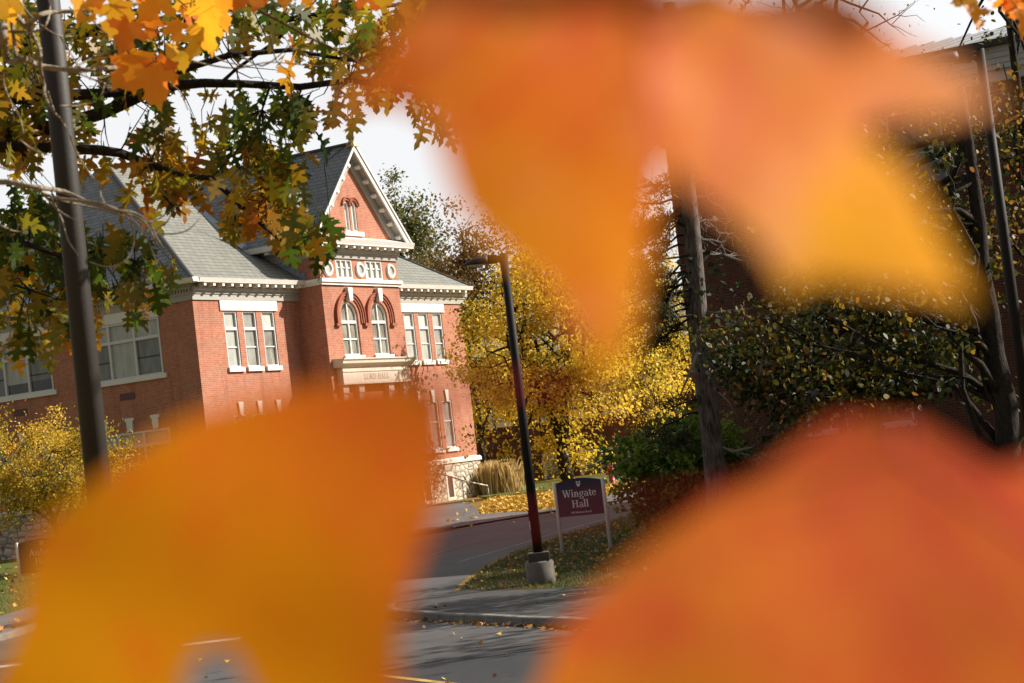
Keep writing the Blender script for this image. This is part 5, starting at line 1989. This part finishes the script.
def traced_leaf(parent, px, base_uv, tip_uv, Y, m, nrm, fold=.12, curl=.10, stem_to=None):
    """a maple leaf blade: its outline lies on a tilted plane at its own distance, then the blade is folded and curled"""
    A0 = at(*base_uv, Y)
    nv = Vector(nrm).normalized()

    def on(u, v):
        q = at(u, v, 1.0) - Vector((0, 0, EYE))
        o_ = Vector((0, 0, EYE))
        return o_ + q * ((A0 - o_).dot(nv) / q.dot(nv))
    yv = on(*tip_uv) - A0
    S_ = yv.length
    yv.normalize()
    xv = yv.cross(nv).normalized()
    zv = xv.cross(yv)
    outl = []
    n_ = len(px)
    for i in range(n_):                                   # finely toothed margin between the traced corners
        a, b_ = Vector(px[i]), Vector(px[(i + 1) % n_])
        k_ = max(1, int((b_ - a).length / 30))
        d_ = (b_ - a).normalized() if (b_ - a).length > 0 else Vector((1, 0))
        for j in range(k_):
            q = a.lerp(b_, j / k_) + Vector((d_.y, -d_.x)) * (3 if j % 2 else 0)
            outl.append(tuple(q))
    loc = []
    for (u, v) in outl:
        w_ = on(u, v) - A0
        loc.append((w_.dot(xv), w_.dot(yv)))
    bm = bmesh.new()
    vs = [bm.verts.new((x, y_, 0)) for x, y_ in loc]
    bm.faces.new(vs)
    xs_ = [p[0] for p in loc]
    ys_ = [p[1] for p in loc]
    for ax_, lo, hi in ((0, min(xs_), max(xs_)), (1, min(ys_), max(ys_))):
        for k in range(1, 12):
            c_ = lo + (hi - lo) * k / 12
            bmesh.ops.bisect_plane(bm, geom=bm.verts[:] + bm.edges[:] + bm.faces[:], plane_co=(c_, 0, 0) if ax_ == 0 else (0, c_, 0), plane_no=(1, 0, 0) if ax_ == 0 else (0, 1, 0), dist=1e-7)
    bmesh.ops.triangulate(bm, faces=bm.faces)
    for v in bm.verts:
        x, y_ = v.co.x / S_, v.co.y / S_
        v.co.z = S_ * (fold * (abs(x) - .3) - curl * (y_ - .4) ** 2 + .012 * math.sin(9 * x + 5 * y_) + .010 * math.sin(13 * y_ - 7 * x))
    me = bpy.data.meshes.new('leaf')
    bm.to_mesh(me)
    bm.free()
    me.materials.append(m)
    me.polygons.foreach_set('use_smooth', [True] * len(me.polygons))
    o = bpy.data.objects.new('leaf', me)
    COL.objects.link(o)
    o.parent = parent
    mt = Matrix((xv, yv, zv)).transposed().to_4x4()
    mt.translation = A0 - Vector(parent.location)
    o.matrix_local = mt
    if stem_to is not None:
        E_ = mt.inverted() @ (Vector(stem_to) - Vector(parent.location))
        z = Vector((0, 0, 0))
        mid_ = (z + E_) / 2 + Vector((.0, .0, -.006))
        MB().tube([z, z.lerp(mid_, .5) + Vector((.001, 0, -.002)), mid_, E_], [.0011, .001, .001, .0013], 8).build('petiole', M['petiole'], o, True)
    return o


TL = (.08, .33, 2.83)
top = thing('maple_sprig', 'big blurred orange and yellow maple leaves close to the lens across the top centre', 'branch', TL, 0, 'blurred maple leaves close to the lens')
tw_top = [at(560, -150, .31), at(640, -110, .30), at(720, -90, .29), at(820, -100, .28), at(1100, -180, .28)]
MB().tube([p - Vector(TL) for p in tw_top], [.0016, .0018, .002, .0022, .003], 8).build('twig', M['bark_red'], top, True)
traced_leaf(top, [(640, -70), (560, -90), (430, -60), (398, 10), (372, 75), (336, 118), (395, 102), (432, 118), (444, 160), (456, 200), (478, 232), (508, 256), (548, 290), (568, 335), (606, 382), (632, 330), (644, 268), (654, 215), (666, 172), (676, 110), (668, 20), (662, -60)],
            (625, -60), (606, 366), .285, mA, (-.42, -1, -.08), .04, .05, tw_top[1])
traced_leaf(top, [(655, -12), (640, 60), (655, 130), (676, 178), (720, 212), (765, 256), (790, 294), (815, 277), (860, 285), (905, 291), (972, 306), (954, 272), (940, 240), (922, 205), (905, 168), (880, 148), (856, 134), (884, 118), (938, 122), (1008, 103), (952, 62), (908, 40), (880, 14), (856, -4), (822, -26), (760, -8), (700, -24)],
            (715, -14), (972, 306), .278, mB, (-.45, -1, -.08), .04, .05, tw_top[2])

BL = (-.05, .33, 2.62)
low = thing('maple_sprig', 'big blurred amber maple leaf close to the lens at lower left', 'branch', BL, 0, 'blurred maple leaves close to the lens')
tw_low = [at(425, 396, .325), at(480, 386, .32), at(540, 386, .315), at(590, 396, .31), at(632, 415, .305)]
MB().tube([p - Vector(BL) for p in tw_low], [.0010, .0009, .0008, .0006, .0003], 8).build('twig', M['petiole'], low, True)
traced_leaf(low, [(438, 392), (404, 380), (355, 378), (300, 386), (250, 398), (200, 412), (160, 430), (114, 462), (78, 490), (48, 516), (32, 548), (26, 582), (18, 624), (2, 655), (-40, 720), (60, 810), (140, 790), (174, 712), (186, 670), (206, 648), (238, 650), (260, 692), (288, 780), (370, 790), (404, 700), (396, 640), (402, 600), (414, 562), (430, 528), (440, 488), (442, 446), (440, 412)],
            (415, 392), (60, 790), .33, mC, (-.42, -1, -.08), .03, .04, None)

DL = (.06, .31, 2.62)
rgt = thing('maple_sprig', 'big blurred red orange maple leaf close to the lens at lower right', 'branch', DL, 0, 'blurred maple leaves close to the lens')
tw_r = [at(400, 535, .30), at(480, 528, .30), at(600, 510, .295), at(740, 490, .29), at(900, 450, .29), at(1120, 600, .29)]
MB().tube([p - Vector(DL) for p in tw_r], [.00045, .0005, .0005, .0006, .0007, .0009], 8).build('twig', M['petiole'], rgt, True)
traced_leaf(rgt, [(874, 420), (838, 420), (800, 444), (764, 474), (722, 490), (690, 516), (652, 540), (616, 574), (584, 604), (556, 640), (530, 700), (516, 780), (640, 860), (800, 900), (1000, 860), (1120, 760), (1130, 560), (1080, 455), (1030, 462), (995, 472), (988, 470), (955, 448), (916, 424)],
            (900, 430), (800, 900), .31, mD, (-.42, -1, -.08), .03, .04, tw_r[4])
